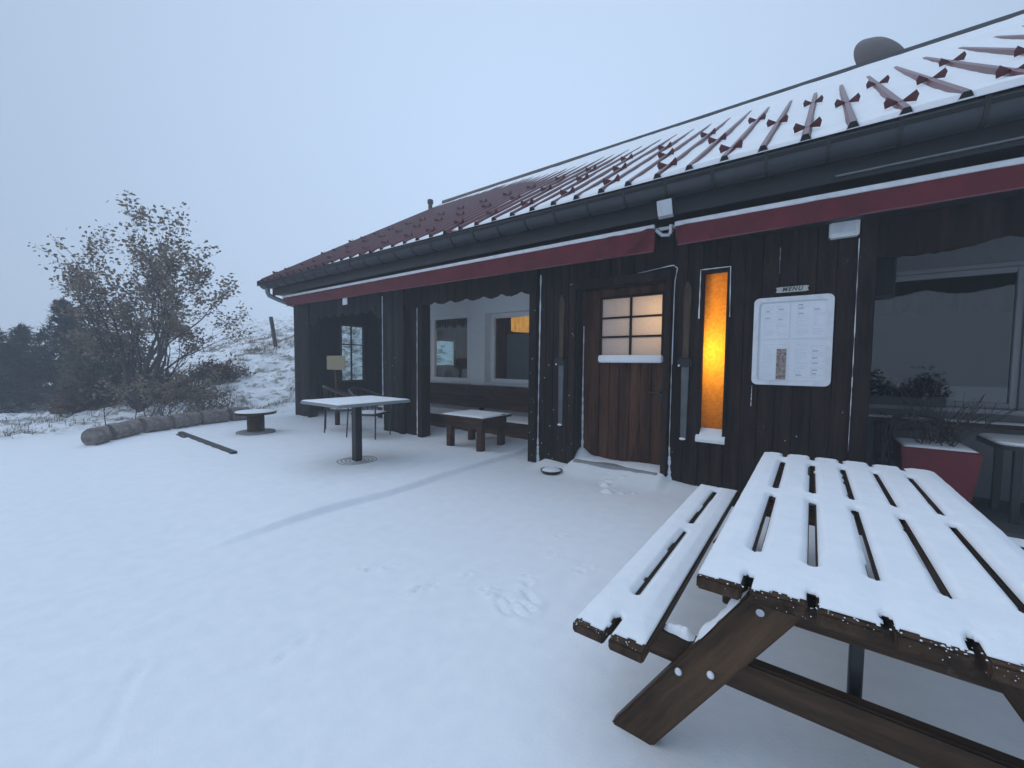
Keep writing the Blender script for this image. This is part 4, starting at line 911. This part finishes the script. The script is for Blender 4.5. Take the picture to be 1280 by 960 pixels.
b.build('trunk', 'bark', tr, smooth=True)
b = MB(); leaves(b, tips, 9, .084, .085); b.build('crown', 'leaf', tr)
random.seed(21)
sh = thing('leafless_shrub', 'low straggly shrub with few withered leaves behind the logs', 'shrub', (-11.3, 2.6, gz_(-11.3,2.6)))
b = MB(); tips = []
for k in range(20):
    x, y = -11.3+random.gauss(0,.2), 2.6+random.gauss(0,.36); grow(b, tips, Vector((x, y, gz_(x,y)-.05)), Vector((random.gauss(0,.4), random.gauss(.1,.5), 1)).normalized(), random.uniform(.34,.6), .011, 2, .6, .02, .05)
b.build('stem', 'bark', sh); b = MB(); leaves(b, tips, 4, .07, .05); b.build('crown', 'leaf', sh)
def fir(x, y, h, wd, label, mt='fir', name='fir_tree'):
    g = gz_(x, y); t = thing(name, label, 'tree', (x, y, g), 'dark evergreens at the edge of the bank')
    MB().tube([(x,y,g-.1),(x+.05,y+.02,g+h*.5),(x+.14,y+.08,g+h*.97)], [.09,.06,.012], 8).build('trunk', 'bark', t)
    b = MB(); nb = 150
    for k in range(nb):
        u = (k+random.random())/nb; z = g+.10+u*h*.9; R = wd*(1-u**1.3)*random.uniform(.6,1.1)+.07; a = random.uniform(0,2*PI); dd = Vector((math.cos(a), math.sin(a), random.uniform(-.1,.25)))+WIND*.18
        p0 = Vector((x+.1*u, y+.05*u, z)); m_ = int(30+85*R)
        for j in range(m_):
            v = random.random()**.7; p = p0+dd*R*v+Vector((random.gauss(0,.05),random.gauss(0,.05),-.10*v*v+random.gauss(0,.05))); w_ = (dd*.7+Vector((random.gauss(0,.6),random.gauss(0,.6),random.gauss(.1,.4)))+WIND*.4).normalized(); s_ = random.uniform(.08,.17); o = w_.cross(Vector((random.gauss(0,1),random.gauss(0,1),random.gauss(0,1)))).normalized()*.017
            b.add([p-o, p+w_*s_*.5-o*.6, p+w_*s_, p+o], [(0,1,2,3)])
    b.build('crown', mt, t)
fir(-18.0, 1.75, 3.2, 1.35, 'tall dark fir with a blurred pointed top left of the leafy tree')
fir(-18.6, .25, 3.0, 1.25, 'dark fir at the left border of the view'); fir(-19.6, 1.0, 2.6, 1.1, 'smaller dark fir between the other two firs', )
def bush(x, y, h, rx, ry, mt, label, n=8200):
    g = gz_(x, y); t = thing('bush', label, 'bush', (x, y, g), 'bushes under the windblown tree'); b = MB(); tp = []
    for k in range(16): grow(b, tp, Vector((x+random.gauss(0,rx*.25), y+random.gauss(0,ry*.25), g-.1)), Vector((random.gauss(0,.4), random.gauss(0,.4), 1)).normalized(), h*.42, .016, 1, .5, .05, .04)
    b.build('stem', 'bark', t); b = MB()
    for k in range(n):
        a = random.uniform(0,2*PI); v = random.random()**.4; ph = math.asin(random.random()**1.0); rr_ = v*(1+.22*math.sin(3*a+x)+.16*math.sin(7*a+ph*5)); p = Vector((x+rx*rr_*math.cos(a)*math.cos(ph), y+ry*rr_*math.sin(a)*math.cos(ph), g+.04+h*rr_*math.sin(ph)))
        s_ = random.uniform(.07,.15); w_ = (WIND*.4+Vector((random.gauss(0,.6),random.gauss(0,.6),random.gauss(.3,.6)))).normalized(); o = w_.cross(Vector((random.gauss(0,1),random.gauss(0,1),random.gauss(0,1)))).normalized()*s_*.2
        b.add([p, p+w_*s_*.5+o, p+w_*s_, p+w_*s_*.5-o], [(0,1,2,3)])
    b.build('crown', mt, t)
bush(-15.2, 2.3, 2.1, .9, 1.05, 'bushg', 'rounded olive-green bush between the fir and the leafy tree'); bush(-14.6, 1.75, .75, .5, .65, 'bushr', 'low russet bush at the foot of the olive-green bush', 2600)
bush(-13.8, 3.2, .8, .6, .9, 'bushr', 'russet bush tangled round the stems of the leafy tree', 3000)
bush(-14.6, 4.6, .55, .5, .8, 'bushr', 'small russet bush right of the leafy tree on the bank', 2000)
fpx, fpy = -16.3, 7.05; g = gz_(fpx, fpy)
fp = thing('fence_post', 'lone leaning grey fence post on the snowy bank', 'post', (fpx, fpy, g))
MB().beam((fpx, fpy, g-.2), (fpx-.22, fpy-.08, g+1.12), .11, .11, (1,0,0)).build('stake', 'bark', fp, bevel=.01)
# dry grass on the bank
b = MB()
n = 0
while n < 3600:
    x = random.uniform(-23,-10.9); y = random.uniform(-1.5,13.5)
    if y < 2 and random.random() < .75: continue
    dens = float(fbm(np.array(x*.75), np.array(y*.75), 77, 3))
    if dens < random.uniform(-.15,.5): continue
    n += 1; g = gz_(x, y); h = random.uniform(.07,.22)
    for k in range(9):
        a = random.uniform(0,2*PI); base = Vector((x+random.gauss(0,.08), y+random.gauss(0,.08), g-.02)); d = (Vector((math.cos(a)*.5, math.sin(a)*.5, .8))+WIND*.55).normalized(); l = h*random.uniform(.6,1.2); o = Vector((-d.y, d.x, 0)).normalized()*.006
        m1 = base+d*l*.55; e = base+d*l+WIND*l*.25-Vector((0,0,l*.12))
        b.add([base-o, base+o, m1+o*.8, m1-o*.8, e], [(0,1,2,3),(3,2,4)])
gr = b.build('dry_grass', 'grass'); setp(gr, 'dry wind-flattened grass poking through the snow of the bank', 'grass', kind='stuff')

# ------------------------------------------------------------------ air
def _haze(nt, out):
    v = N(nt, 'ShaderNodeVolumePrincipled', Density=.0085); v.inputs['Color'].default_value = (.86,.90,.96,1); nt.links.new(v.outputs[0], out.inputs['Volume'])
hz = MB().box(-97, 42, -32, 92, -2.2, 9.0).build('haze', mat('haze_air', _haze)); setp(hz, 'thin pale fog hanging over the terrace and bank', 'fog', kind='stuff')

# ------------------------------------------------------------------ light
wd = bpy.data.worlds.new('World'); scene.world = wd; wd.use_nodes = True; nt = wd.node_tree; bg = nt.nodes['Background']
SE, SR = math.radians(38), math.radians(235)
sky = N(nt, 'ShaderNodeTexSky'); sky.sky_type = 'NISHITA'; sky.sun_disc = False; sky.sun_elevation = SE; sky.sun_rotation = SR; sky.dust_density = 3.0; sky.air_density = 1.0; sky.altitude = 1100
# overcast: most of the clear sky is covered by a blue-grey cloud sheet, brightened overhead
tc = N(nt, 'ShaderNodeTexCoord'); sx = N(nt, 'ShaderNodeSeparateXYZ'); nt.links.new(tc.outputs['Generated'], sx.inputs[0])
cl = ramp(nt, sx.outputs['Z'], [(0., (.61,.765,1.)), (.35, (.585,.75,.99)), (1., (.585,.745,.97))])
mul = N(nt, 'ShaderNodeVectorMath', operation='SCALE'); nt.links.new(cl, mul.inputs[0]); 
dt = N(nt, 'ShaderNodeVectorMath', operation='DOT_PRODUCT'); nt.links.new(tc.outputs['Generated'], dt.inputs[0]); dt.inputs[1].default_value = (-.50,.76,.41)
mrg = N(nt, 'ShaderNodeMapRange'); mrg.inputs[1].default_value = .35; mrg.inputs[2].default_value = 1.; mrg.inputs[3].default_value = 5.6; mrg.inputs[4].default_value = 12.0; nt.links.new(dt.outputs['Value'], mrg.inputs[0]); 
zr_ = N(nt, 'ShaderNodeMapRange', interpolation_type='SMOOTHSTEP'); zr_.inputs[1].default_value = .64; zr_.inputs[2].default_value = 1.; zr_.inputs[3].default_value = 1.; zr_.inputs[4].default_value = 3.0; nt.links.new(sx.outputs['Z'], zr_.inputs[0])
zm = N(nt, 'ShaderNodeMath', operation='MULTIPLY'); nt.links.new(mrg.outputs[0], zm.inputs[0]); nt.links.new(zr_.outputs[0], zm.inputs[1]); nt.links.new(zm.outputs[0], mul.inputs['Scale'])
mx = mixc(nt, .88, sky.outputs[0], mul.outputs[0]); nt.links.new(mx, bg.inputs[0]); bg.inputs[1].default_value = .1
sun = bpy.data.lights.new('sun', 'SUN'); sun.energy = .5; sun.angle = math.radians(40); sun.color = (1,.96,.92)
so = bpy.data.objects.new('sun', sun); COL.objects.link(so)
dv = Vector((math.sin(SR)*math.cos(SE), math.cos(SR)*math.cos(SE), math.sin(SE))); so.rotation_euler = dv.to_track_quat('Z', 'Y').to_euler()
def pl_light(name, loc, e, col, r):
    l = bpy.data.lights.new(name, 'POINT'); l.energy = e; l.color = col; l.shadow_soft_size = r; o = bpy.data.objects.new(name, l); COL.objects.link(o); o.location = loc
pl_light('slit_lamp', (-.90, FW+.36, 1.54), 15.5, (1,.88,.58), .06)
pl_light('hall_lamp', (-1.42, 5.42, 2.0), 27, (1,.76,.44), .12)
pl_light('room_lamp', (-5.05, 7.35, 2.0), 15, (1,.60,.28), .12)

scene.view_settings.view_transform = 'Standard'; scene.view_settings.look = 'None'; scene.view_settings.exposure = -.10; scene.view_settings.gamma = 1
c = scene.cycles; c.use_denoising = True; c.max_bounces = 8; c.diffuse_bounces = 4; c.transparent_max_bounces = 12; c.volume_bounces = 1; c.sample_clamp_indirect = 6
